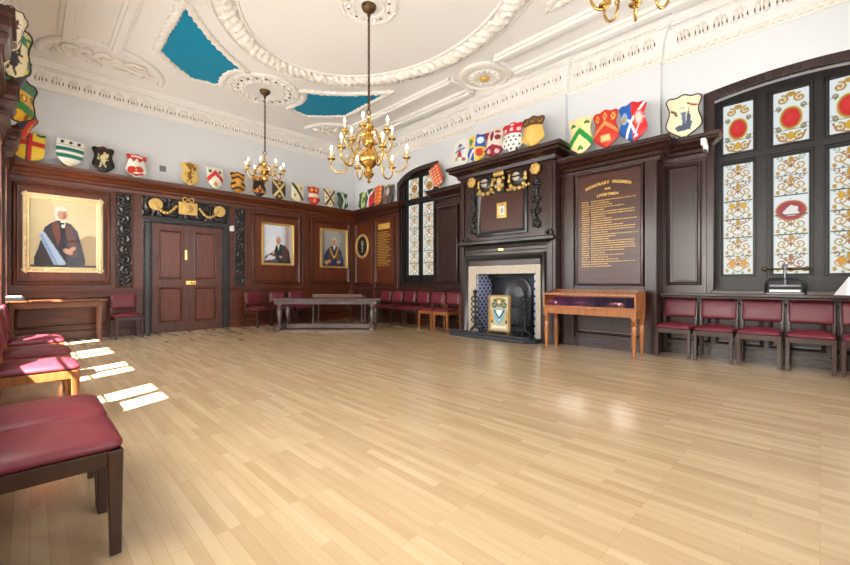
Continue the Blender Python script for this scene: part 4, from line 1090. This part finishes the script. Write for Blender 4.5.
def d_chevgreen(p):
    p.c[:] = (240,220,156); p.poly([(0,.14),(.5,.5),(1,.14),(1,.34),(.5,.7),(0,.34)], (24,148,62))
    for x, y in ((.22,.78),(.78,.82),(.5,.12)):
        for dx, dy in ((-.06,0),(.06,0),(0,.05)): p.ell(x+dx,y+dy,.06,.04,(20,130,60))
def d_redchev(p):
    p.c[:] = (200,52,34); p.poly([(0,.3),(.5,.56),(1,.3),(1,.4),(.5,.68),(0,.4)], (222,150,84)); p.rect(.32,.68,.14,.32,(226,168,96)); p.rect(.36,.64,.17,.29,(236,196,130))
    for x in (.2,.5,.8): p.ell(x,.8,.085,.07,(228,170,90)); p.ell(x,.8,.045,.035,(200,52,34)); p.ell(x,.89,.05,.02,(228,170,90)); p.ell(x,.71,.06,.02,(228,170,90))
def d_bluered(p):
    p.c[:] = (28,92,176); p.poly([(.5,0),(.45,1),(1,1),(1,0)], (212,34,38)); p.line([(.2,.02),(.5,.5),(.92,.95)],.05,WH); p.line([(.04,.66),(.4,.5),(.62,.12)],.045,(222,230,238)); p.ell(.22,.6,.12,.16,(150,190,226)); p.ell(.72,.55,.16,.2,(226,120,112)); p.ell(.72,.55,.1,.14,(240,196,186)); p.rect(.1,.3,.5,.64,(196,160,110)); p.line([(.55,.08),(.8,.5),(.95,.6)],.03,(240,190,190))
def d_ship(p):
    p.c[:] = (238,222,186); p.poly([(.26,.24),(.34,.14),(.68,.16),(.74,.36),(.6,.3),(.36,.28)], (70,84,104)); p.poly([(.46,.3),(.42,.58),(.56,.56),(.58,.3)], (96,112,132)); p.poly([(.58,.3),(.6,.6),(.7,.5),(.7,.32)], (64,80,102)); p.line([(.5,.28),(.5,.66)],.012,(90,80,70)); p.line([(.64,.3),(.64,.66)],.012,(90,80,70))
    p.line([(.16,.66),(.26,.6),(.3,.52)],.035,(96,66,44)); p.line([(.84,.72),(.74,.74),(.62,.78)],.035,(140,70,44)); p.ell(.46,.68,.08,.03,(190,186,170))
def d_blackbirds(p): p.c[:] = (236,226,196); beast(p,.3,.62,.7,(52,44,40)); beast(p,.7,.5,.8,(40,36,36)); p.ell(.5,.2,.2,.08,(120,110,90))
def d_greenbird(p): p.c[:] = (232,220,176); p.rect(0,1,.66,.84,(26,122,66)); p.rect(.8,1,0,1,(40,120,60)); p.ell(.84,.76,.07,.05,YL); p.ell(.84,.5,.07,.05,YL); p.ell(.84,.25,.07,.05,YL); beast(p,.42,.32,1.0,(34,30,30)); p.ell(.5,.92,.5,.06,(220,200,120))
def d_greenyellow(p): p.c[:] = (222,170,40); p.rect(0,1,.7,1,(48,120,80)); p.line([(0,.4),(1,.3)],.1,(40,124,56)); [p.ell(x,y,.1,.08,(120,80,30)) for x,y in ((.2,.6),(.5,.55),(.8,.6),(.3,.14),(.7,.16))]; p.ell(.5,.56,.06,.05,YL)
def d_dark(p): p.c[:] = (52,50,60); p.ell(.5,.5,.25,.25,(80,80,90))
def d_redorange(p): p.c[:] = (216,66,34); p.rect(0,.3,0,1,(60,70,110)); p.ell(.6,.6,.16,.16,(236,150,90))

FY = YF-.05-.115
FZ = 3.292
for x, kind, fn, lab, w, h, rl in (
    (-.02,'square',d_cross,'yellow shield with red cross on the cornice left of the far wall',.40,.54,3),
    (.52,'heater',d_bars,'white shield with two green bars above the large portrait',.40,.54,4),
    (1.04,'cart',d_griffin,'black shield with cream griffin on the far cornice',.36,.54,0),
    (1.56,'cart',d_dragon,'white shield with red wavy chief and red dragons, left of the door',.36,.52,4),
    (2.58,'cart',d_gold,'gold shield with brown beast above the door',.36,.56,0),
    (3.11,'heater',d_chev,'white shield with a broad red chevron above the door',.36,.54,0),
    (3.63,'cart',d_tiger,'orange shield with black zigzag stripes right of the door',.36,.54,0),
    (4.15,'cart',d_eagle,'orange shield with black spread eagle behind the small far chandelier',.36,.54,0),
    (4.66,'square',d_saltire,'black shield with cream saltire and gold charges',.36,.52,3),
    (5.19,'square',d_bend,'cream shield with one black diagonal band',.36,.54,3),
    (5.70,'cart',d_redfess,'red shield with a cream band across the middle',.36,.54,0),
    (6.21,'square',d_saltire2,'cream shield with dark brown saltire near the corner',.36,.54,0),
    (6.66,'cart',d_gw,'dark green and white shield hard against the far corner',.36,.52,0)):
    shield((x, FY, FZ), 0, w, h, kind, fn, lab, R(-6), R(rl), .05, None, (26,30))
RX = XR-.04-.12
for y, fn, lab, w, h, c in (
    (9.74,d_green,'plain green and cream shield, first round the corner on the right wall',.36,.54,'cart'),
    (9.36,d_grw,'green, white and red shield over the oval portrait',.36,.56,'square'),
    (8.98,d_orange,'bright orange shield over the small honours board',.40,.6,'cart'),
    (8.5,d_grey,'grey-brown shield beside the arched head of the two-light window',.38,.56,'cart')):
    shield((RX, y, FZ), R(-90), w, h, c, fn, lab, R(-6), 0, .05, None, (26,30))
shield((XR-.2, 6.5, 3.43), R(-90), .36, .58, 'square', d_lean, 'orange patterned shield leaning sideways beside the two-light window', R(-4), R(-24), .05, None, (26,34))
for y, fn, lab, kd in (
    (5.36,d_white,'white shield with small figures, leftmost on the fireplace cornice','oval'),
    (4.95,d_quarter,'blue and yellow quartered shield on the fireplace cornice','cart'),
    (4.53,d_maroon,'maroon and white shield in the middle of the fireplace cornice','cart'),
    (4.11,d_ermine,'white spotted shield with red top on the fireplace cornice','cart'),
    (3.68,d_chief,'gold shield with dark brown top on the fireplace cornice','cart')):
    shield((XR-.56-.20, y, 3.55), R(-82), .43, .58, kd, fn, lab, R(-5), 0, .09, None, (40,50))
for y, fn, lab in (
    (2.88,d_chevgreen,'cream shield with green chevron and trefoils above the large honours board'),
    (2.46,d_redchev,'red shield with gold chevron above the large honours board'),
    (2.05,d_bluered,'blue and red halved shield with white stripes above the large honours board')):
    shield((XR-.55, y, FZ), R(-84), .40, .65, 'cart', fn, lab, R(-6), R(-3), .08, None, (44,54))
shield((XR-.2, 1.46, FZ), R(-78), .46, .66, 'cart', d_ship, 'cream shield with dark ship and brown rim beside the large window', R(-4), 0, .05, 'roak', (48,60))
# left wall: seen edge-on, leaning out over the room
for y, fn, lab, w, h, dx, tl, hd_ in (
    (5.62,d_blackbirds,'cream shield with dark beasts leaning out from the left wall',.28,.42,.17,16,62),
    (6.30,d_greenbird,'cream and green shield with dark bird at the left edge',.5,.62,.19,4,55),
    (6.78,d_dark,'dark shield seen edge-on on the left wall',.36,.5,.145,22,88),
    (7.75,d_greenyellow,'green and gold shield on the left wall below the dark one',.56,.6,.21,6,55),
    (8.85,d_redorange,'red shield with blue edge at the end of the left wall',.4,.5,.15,30,70)):
    zz = 3.297 if y in (6.78, 7.75, 8.85) else 3.357
    shield((XL+dx, y, zz), R(hd_), w, h, 'cart', fn, lab, R(tl), 0, .07, 'roak', (36,44))

# ------------------------------------------------------------------ chairs
def make_chair(wm='chair'):
    o = empty('dining_chair'); W = .45; mw = M[wm]
    CUSH = [(.03,.0),(.004,.004),(0,.014),(.002,.024),(.012,.038),(.04,.056),(.085,.07),(.13,.08),(.2,.085)]
    q = MB(); q.pad(W-.01, .485, CUSH, .045, 5, lambda x,y,h: (x, y+.013, .425+h)); q.build('seat', M['leather'], o, smooth='all')
    q = MB()
    q.box(-W/2+.02, W/2-.02, -.222, -.2, .355, .424); q.box(-W/2+.02, W/2-.02, .205, .225, .36, .424)
    for s in (-1, 1): q.box(s*(W/2-.02)-.011, s*(W/2-.02)+.011, -.2, .215, .36, .424)
    q.build('seat_rail', mw, o, bevel=.004)
    for s in (-1, 1):
        x0, x1 = sorted((s*W/2, s*(W/2-.045)))
        q = MB(); q.hexa([(x0+.004,-.22,0),(x1-.004,-.22,0),(x1-.004,-.182,0),(x0+.004,-.182,0)], [(x0,-.226,.424),(x1,-.226,.424),(x1,-.172,.424),(x0,-.172,.424)]); q.build('leg', mw, o, bevel=.005)
    for s in (-1, 1):
        x0, x1 = sorted((s*W/2, s*(W/2-.034)))
        q = MB(); q.rings([[(x0,y-.02,z),(x1,y-.02,z),(x1,y+.018,z),(x0,y+.018,z)] for y, z in ((.264,0),(.248,.2),(.238,.42),(.242,.56),(.258,.7),(.285,.85))]); q.build('leg', mw, o, bevel=.004)
    BK_ = [(.03,-.004),(.006,0),(0,.012),(.003,.026),(.016,.036),(.05,.041),(.12,.043)]
    q = MB()
    def mp(x, y, h):
        z = .715+y; yy = .240+.044*((z-.56)/.29)**1.3 if z > .56 else .240
        return (x, yy-.014-h, z)
    q.pad(W-.03, .29, BK_, .03, 5, mp); q.build('backrest', M['leather'], o, smooth='all')
    q = MB(); q.pad(W-.07, .26, [(0,-.012),(0,.003)], .02, 4, mp); q.build('back_board', mw, o)
    return o
proto = {}
def place_chair(x, y, rz, label, group, wm='chair'):
    if wm not in proto: proto[wm] = o = make_chair(wm)
    else: o = copy_tree(proto[wm])
    o.location = (x, y, 0); o.rotation_euler = (0, 0, R(rz)); return tag(o, label, 'chair', group)
GR = 'burgundy chairs below the large window'
for k, lab in enumerate(('burgundy chair nearest the glazed display table, left end of the window row',
                         'burgundy chair second from the display table in the window row',
                         'burgundy chair in the middle of the window row, left of the iron press',
                         'burgundy chair under the iron press on the sill shelf',
                         'burgundy chair at the right end of the window row, cut by the frame')):
    place_chair(6.865, 1.53-.482*k, -90, lab, GR)
GL = 'burgundy chairs between the corner and the fireplace'
for k, lab in enumerate(('orange-legged burgundy chair right beside the fireplace hearth',
                         'orange-legged burgundy chair, second from the fireplace',
                         'burgundy chair third from the fireplace, under the two-light window',
                         'burgundy chair fourth from the fireplace, under the two-light window',
                         'burgundy chair fifth from the fireplace, by the small honours board',
                         'burgundy chair farthest from the fireplace, behind the end of the long table')):
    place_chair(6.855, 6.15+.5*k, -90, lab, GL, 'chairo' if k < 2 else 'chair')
GF_ = 'burgundy chairs along the far wall'
place_chair(4.0, 9.78, 16, 'burgundy chair turned slightly, right of the double doors', GF_)
place_chair(4.63, 9.91, 0, 'burgundy chair behind the left end of the long table', GF_)
place_chair(5.14, 9.91, 0, 'burgundy chair against the far wall, second behind the long table', GF_)
place_chair(1.37, 9.78, 4, 'sunlit pink-looking burgundy chair alone between side table and doors', GF_)
GS = 'burgundy chairs along the left wall'
for y, lab, wm in ((2.23,'large burgundy chair in the lower left corner, nearest of all','chair'), (2.71,'burgundy chair just behind the closest one at lower left','chair'),
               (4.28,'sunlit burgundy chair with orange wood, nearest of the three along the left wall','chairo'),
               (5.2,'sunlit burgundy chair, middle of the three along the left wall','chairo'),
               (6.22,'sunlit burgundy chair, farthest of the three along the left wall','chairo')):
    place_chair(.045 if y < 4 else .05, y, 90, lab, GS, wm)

# ------------------------------------------------------------------ tables
def turned(mb, x, y, z0, z1, r=.03):
    h = z1-z0
    mb.lathe([(r*.5,0),(r*.75,h*.03),(r*.6,h*.08),(r*.8,h*.2),(r*1.02,h*.5),(r*1.1,h*.66),(r*.7,h*.70),(r*1.15,h*.73),(r*.75,h*.76),(r*1.05,h*.80),(r*1.0,h*.84)], (x,y,z0), 14)
    mb.box(x-r, x+r, y-r, y+r, z0+h*.84, z1)
dt = empty('display_table', (6.315, 2.57, 0), R(-90)); tag(dt, 'honey oak display table with sloping glass top on turned legs', 'display table')
# local: x along the wall (0.78 half), -y towards the room
hw, hd = .72, .215
for x in (-1, 1):
    for y in (-1, 1):
        q = MB(); turned(q, x*(hw-.04), y*(hd-.04), 0, .68, .036); q.build('leg', M['case'], dt, smooth=True)
q = MB(); q.box(-hw+.03, hw-.03, -hd+.02, -hd+.045, .59, .68); q.box(-hw+.03, hw-.03, hd-.045, hd-.02, .59, .68)
for s in (-1,1): q.box(s*(hw-.05)-.013, s*(hw-.05)+.013, -hd+.04, hd-.04, .56, .68)
q.build('apron', M['case'], dt, bevel=.004)
q = MB(); q.box(-hw, hw, -hd, hd, .68, .705); q.build('case_floor', M['case'], dt, bevel=.006)
q = MB()
for s in (-1, 1):
    x0, x1 = sorted((s*hw, s*(hw-.025)))
    q.hexa([(x0,-hd,.705),(x1,-hd,.705),(x1,hd,.705),(x0,hd,.705)], [(x0,-hd,.925),(x1,-hd,.925),(x1,hd,.985),(x0,hd,.985)])
q.box(-hw, hw, hd-.02, hd, .705, .985)
q.box(-hw, hw, -hd-.004, -hd+.02, .705, .725); q.hexa([(-hw,-hd-.006,.895),(hw,-hd-.006,.895),(hw,-hd+.024,.895),(-hw,-hd+.024,.895)], [(-hw,-hd-.006,.927),(hw,-hd-.006,.927),(hw,-hd+.024,.932),(-hw,-hd+.024,.932)])
q.build('case_frame', M['case'], dt, bevel=.003)
q = MB()
for a, c in ((-.02,.006),):
    q.hexa([(-hw+.02,-hd+.02,.927),(hw-.02,-hd+.02,.927),(hw-.02,hd-.01,.979),(-hw+.02,hd-.01,.979)], [(-hw+.02,-hd+.02,.933),(hw-.02,-hd+.02,.933),(hw-.02,hd-.01,.985),(-hw+.02,hd-.01,.985)])
q.box(-hw+.02, hw-.02, -hd+.004, -hd+.008, .725, .895)
q.build('glass', M['clear'], dt)
q = MB(); q.hexa([(-hw+.03,-hd+.03,.707),(-.05,-hd+.03,.707),(-.05,hd-.03,.707),(-hw+.03,hd-.03,.707)], [(-hw+.03,-hd+.03,.745),(-.05,-hd+.03,.745),(-.05,hd-.03,.86),(-hw+.03,hd-.03,.86)]); q.build('purple_lining', M['cloth'], dt)
q = MB(); q.hexa([(-.05,-hd+.03,.707),(hw-.03,-hd+.03,.707),(hw-.03,hd-.03,.707),(-.05,hd-.03,.707)], [(-.05,-hd+.03,.745),(hw-.03,-hd+.03,.745),(hw-.03,hd-.03,.86),(-.05,hd-.03,.86)]); q.build('navy_lining', M['navy'], dt)
dt['label'] = 'honey oak display table with sloping glass top on turned legs'

# side table on the left of the far wall
st = empty('side_table', (.36, 9.86, 0)); tag(st, 'long brown side table under the large portrait', 'table')
q = MB(); q.box(-.68, .70, -.27, .27, .755, .785); q.box(-.66, .68, -.25, .25, .74, .755); q.build('tabletop', M['stable'], st, bevel=.006)
q = MB()
for y in (-.22, .2): q.box(-.6, .62, y, y+.022, .65, .74)
for x in (-.6, .6): q.box(x, x+.022, -.2, .2, .65, .74)
q.build('apron', M['stable'], st)
for x in (-.58, .58):
    for y in (-.2, .2): q = MB(); q.hexa([(x-.016,y-.016,0),(x+.016,y-.016,0),(x+.016,y+.016,0),(x-.016,y+.016,0)], [(x-.026,y-.026,.74),(x+.026,y-.026,.74),(x+.026,y+.026,.74),(x-.026,y+.026,.74)]); q.build('leg', M['stable'], st, bevel=.003)
bx = empty('document_case', (-.2, 9.8, .785)); tag(bx, 'black flat case on the left end of the side table', 'case')
q = MB(); q.box(-.12, .14, -.16, .16, 0, .07); q.build('body', M['black'], bx, bevel=.012)
q = MB(); q.tube([(.02,-.165,.035),(.02,-.19,.035),(.1,-.19,.035),(.1,-.165,.035)], .006, 6); q.build('handle', M['iron'], bx)
pp = MB(); pp.box(-.28, -.1, 9.7, 9.86, .856, .862); pp.box(-.27, -.11, 9.71, 9.85, .862, .868)
tag(pp.build('paper', M['paper'], None), 'white papers lying on the black case at far left', 'paper')

# long oak refectory table
lt = empty('refectory_table', (5.0, 8.22, 0), R(-45)); tag(lt, 'long grey-brown refectory table with bulbous legs and floor stretcher', 'table')
hl, hd = 1.27, .42
q = MB(); q.box(-hl, hl, -hd, hd, .70, .735); q.build('tabletop', M['table'], lt, bevel=.01)
q = MB()
for y in (-hd+.09, hd-.12): q.box(-hl+.1, hl-.1, y, y+.03, .60, .70)
for x in (-hl+.16, hl-.19): q.box(x, x+.03, -hd+.1, hd-.1, .60, .70)
q.build('apron', M['table'], lt, bevel=.006)
for x in (-1.06, 1.06):
    for y in (-.28, .28):
        q = MB(); q.lathe([(.03,0),(.035,.05),(.05,.07),(.028,.09),(.04,.14),(.058,.22),(.062,.27),(.045,.34),(.025,.38),(.045,.41),(.045,.46)], (x,y,.13), 16); q.box(x-.05, x+.05, y-.05, y+.05, .57, .62); q.build('leg', M['table'], lt, smooth=True)
for x in (-1.06, 1.06):
    q = MB(); q.prism([(-.40,0),(-.40,.05),(-.34,.1),(-.28,.14),(.28,.14),(.34,.1),(.40,.05),(.40,0)], x-.05, x+.05, 'x'); q.build('foot', M['table'], lt, bevel=.01)
q = MB(); q.box(-1.0, 1.0, -.07, .07, .03, .13); q.build('stretcher', M['table'], lt, bevel=.006)
# plain table behind it in the corner
bt = empty('trestle_table', (5.97, 9.26, 0), R(-50)); tag(bt, 'plain thin-legged table in the corner behind the refectory table', 'table')
q = MB(); q.box(-.68, .68, -.25, .25, .755, .785); q.build('tabletop', M['stable'], bt, bevel=.006)
q = MB(); q.box(-.68, .68, -.2, -.18, .69, .755); q.box(-.68, .68, .18, .2, .69, .755); q.build('apron', M['oakh'], bt)
for x in (-.66, .66):
    for y in (-.19, .19): q = MB(); q.box(x-.02, x+.02, y-.02, y+.02, 0, .755); q.build('leg', M['table'], bt, bevel=.003)

# embossing press on the sill
ep = empty('book_press', (XR-.12, .33, .945), R(-90)); tag(ep, 'small iron screw press with brass cross handle on the sill shelf', 'press')
q = MB(); q.box(-.19, .19, -.09, .09, 0, .018); q.build('base', M['steel'], ep, bevel=.005)
q = MB(); q.box(-.15, .15, -.07, .07, .03, .06); q.build('platen', M['paper'], ep, bevel=.003); 
q = MB(); q.box(-.15, .15, -.075, .075, .10, .125); q.build('upper_platen', M['steel'], ep, bevel=.006)
q = MB(); q.tube([(-.19,0,.0),(-.19,0,.14),(-.165,0,.18),(-.12,0,.2),(0,0,.205),(.12,0,.2),(.165,0,.18),(.19,0,.14),(.19,0,.0)], .018, 8); q.build('arch_frame', M['iron'], ep, smooth='all')
q = MB(); q.lathe([(.016,.11),(.016,.34),(.028,.35),(.028,.38),(.01,.4)], (0,0,0), 12); q.build('screw', M['steel'], ep, smooth=True)
q = MB(); q.tube([(-.2,0,.335),(.2,0,.335)], .012, 8); q.ball((-.21,0,.335), .03, .03, .03, 10, 6); q.ball((.21,0,.335), .03, .03, .03, 10, 6); q.tube([(.03,0,.335),(.18,0,.335)], .018, 8); q.build('handle_bar', M['chain'], ep, smooth='all')
# white folded card at the right edge of the sill
pc = MB(); pc.hexa([(XR-.2,-.22,.945),(XR-.08,-.12,.945),(XR-.08,-.42,.945),(XR-.2,-.46,.945)], [(XR-.15,-.27,1.17),(XR-.145,-.25,1.17),(XR-.145,-.42,1.17),(XR-.15,-.44,1.17)])
tag(pc.build('card', M['paper'], None), 'white folded card standing on the sill at the right edge', 'card')
# small fittings
sl = empty('security_light', (XR-.15, 1.2, 3.1)); tag(sl, 'small grey security light at the corner of the large window', 'light fitting')
q = MB(right); q.box(1.17, 1.23, .06, .3, 3.10, 3.2); q.box(1.15, 1.2, .2, .3, 2.99, 3.1); pbuild(q, 'body', M['white'], sl, bevel=.01)
q = MB(right); q.tube([(1.19,.25,3.1),(1.17,.29,2.98)], .028, 8); pbuild(q, 'lamp_head', M['steel'], sl)
tb = MB(far); tb.box(3.46, 3.56, .05, .09, 2.36, 2.5); tb.box(3.49, 3.53, .09, .1, 2.4, 2.46)
tag(tb.build('thermostat', M['white'], None, bevel=.006), 'small white box on the panelling right of the door head', 'thermostat')
vt = empty('wall_vent', far(2.08, 0, 3.62)); tag(vt, 'small grey vent on the plaster above the door', 'vent')
q = MB(far); q.box(2.02, 2.14, 0, .02, 3.56, 3.68); pbuild(q, 'cover', M['steel'], vt)

# ------------------------------------------------------------------ chandeliers
def catmull(P, n=6):
    out = []; P = [Vector(p) for p in P]; Q = [P[0]*2-P[1]] + P + [P[-1]*2-P[-2]]
    for i in range(1, len(Q)-2):
        for k in range(n):
            t = k/n; a, b_, c, d = Q[i-1], Q[i], Q[i+1], Q[i+2]
            out.append(.5*((2*b_)+(c-a)*t+(2*a-5*b_+4*c-d)*t*t+(3*b_-a-3*c+d)*t**3))
    return out + [P[-1]]
def chandelier(x, y, zc, label, tiers, prof, ztop, cat_scale=1.0):
    """tiers: (count, radius, hub height, pan height, phase); heights relative to zc"""
    o = empty('chandelier', (x, y, zc)); tag(o, label, 'chandelier', 'brass chandeliers')
    q = MB(); q.lathe(prof, (0,0,0), 22); q.build('stem', M['brass'], o, smooth=True)
    s = cat_scale
    for n, r, hz, pz, ph in tiers:
        for k in range(n):
            a = ph+2*PI*k/n; ca, sa = math.cos(a), math.sin(a)
            P = [(.05*s,0,hz),(r*.28,0,hz+.07*s),(r*.48,0,hz+.02*s),(r*.62,0,pz-.17*s),(r*.84,0,pz-.19*s),(r*1.0,0,pz-.1*s),(r,0,pz)]
            m = MB(); m.tube([(p.x*ca, p.x*sa, p.z) for p in catmull(P)], .011*s+.002, 6)
            cu = [(r*.62+.06*s*math.cos(t_)*(1-t_/9), 0, pz-.05*s+.06*s*math.sin(t_)*(1-t_/9)) for t_ in [PI*1.2+k2*.5 for k2 in range(9)]]
            m.tube([(c[0]*ca, c[0]*sa, c[2]) for c in cu], .008*s, 5)
            m.lathe([(.006,-.03*s),(.02*s,-.02*s),(.014*s,-.004),(.05*s,.0),(.062*s,.016*s),(.058*s,.018*s),(.02*s,.006*s),(.016*s,.03*s),(.02*s,.035*s),(.02*s,.055*s),(.012*s,.055*s)], (r*ca, r*sa, pz), 12)
            arm = m.build('arm', M['brass'], o, smooth='all')
            m = MB(); m.lathe([(.012*s,.0),(.012*s,.085*s)], (r*ca, r*sa, pz+.05*s), 8); m.build('candle', M['candle'], arm)
            m = MB(); m.lathe([(.007*s,0),(.016*s,.014*s),(.018*s,.026*s),(.012*s,.045*s),(.003*s,.07*s)], (r*ca, r*sa, pz+.135*s), 8); m.build('bulb', M['bulb'], arm, smooth='all')
    # ring, chain and canopy
    m = MB(); z0 = prof[-1][1]; m.tube([(.035*math.cos(t_), 0, z0+.03+.035*math.sin(t_)) for t_ in [2*PI*k/14 for k in range(14)]], .008, 6, loop=True)
    z = z0+.055; L = ztop-zc-.12; k = 0
    while z < L:
        pts = []
        for j in range(10):
            t_ = 2*PI*j/10; a, c = .014*math.cos(t_), .034*math.sin(t_)
            pts.append((a,0,z+.03+c) if k % 2 else (0,a,z+.03+c))
        m.tube(pts, .0085, 5, loop=True); z += .054; k += 1
    m.build('chain', M['chain'], o, smooth='all')
    m = MB(); m.lathe([(.01,-.16),(.03,-.14),(.02,-.11),(.05,-.09),(.09,-.06),(.11,-.02),(.11,0)], (0,0,ztop-zc), 18); m.build('canopy', M['chain'], o, smooth=True)
    return o
BIG = [(.008,-.36),(.03,-.335),(.012,-.31),(.02,-.29),(.05,-.27),(.078,-.22),(.05,-.17),(.03,-.15),(.07,-.12),(.13,-.06),(.15,0),(.13,.06),(.07,.11),(.035,.14),(.05,.17),(.095,.22),(.1,.27),(.07,.32),(.03,.345),(.045,.37),(.03,.4),(.06,.43),(.078,.48),(.05,.53),(.025,.55),(.02,.6),(.03,.62),(.012,.66)]
chandelier(CX, CY, 2.92, 'large two-tier brass chandelier hanging in the middle of the hall', [(6,.56,.03,.0,R(12)),(6,.36,.33,.34,R(40))], BIG, HC-.03, 1.0)
SM = [(.006,-.26),(.022,-.24),(.01,-.22),(.05,-.18),(.06,-.13),(.03,-.08),(.05,-.05),(.095,0),(.095,.03),(.05,.08),(.022,.11),(.045,.15),(.05,.19),(.022,.23),(.03,.26),(.015,.3),(.022,.33),(.01,.36)]
chandelier(CX, CY+RY, 3.46, 'smaller brass chandelier at the far end near the double doors', [(8,.38,.03,.02,R(10))], SM, HC-.03, .85)
chandelier(CX, CY-RY, 3.62, 'smaller brass chandelier cut off at the top right of the view', [(8,.35,.03,-.02,R(20))], SM, HC-.03, .9)

# ------------------------------------------------------------------ light and camera
w = bpy.data.worlds.new('sky'); scene.world = w; w.use_nodes = True
bg = w.node_tree.nodes['Background']; bg.inputs['Color'].default_value = (.94, .97, 1.0, 1); bg.inputs['Strength'].default_value = 6.5
sun = bpy.data.lights.new('sun', 'SUN'); sun.energy = 38; sun.angle = R(.8); sun.color = (1, .96, .9)
so = bpy.data.objects.new('sun', sun); col.objects.link(so)
so.rotation_euler = Vector((.88, .44, -1.3)).to_track_quat('-Z', 'Y').to_euler(); so.location = (-6, 0, 8)

cam = bpy.data.cameras.new('camera'); co = bpy.data.objects.new('camera', cam); col.objects.link(co)
cam.sensor_width = 36; cam.lens = 36*395/850; cam.clip_start = .02
co.location = (0, 0, 1.1); co.rotation_euler = (R(90), 0, R(-45)); scene.camera = co
vs = scene.view_settings; vs.view_transform = 'Standard'; vs.look = 'None'; vs.gamma = 1; vs.use_curve_mapping = False; vs.exposure = 1.3
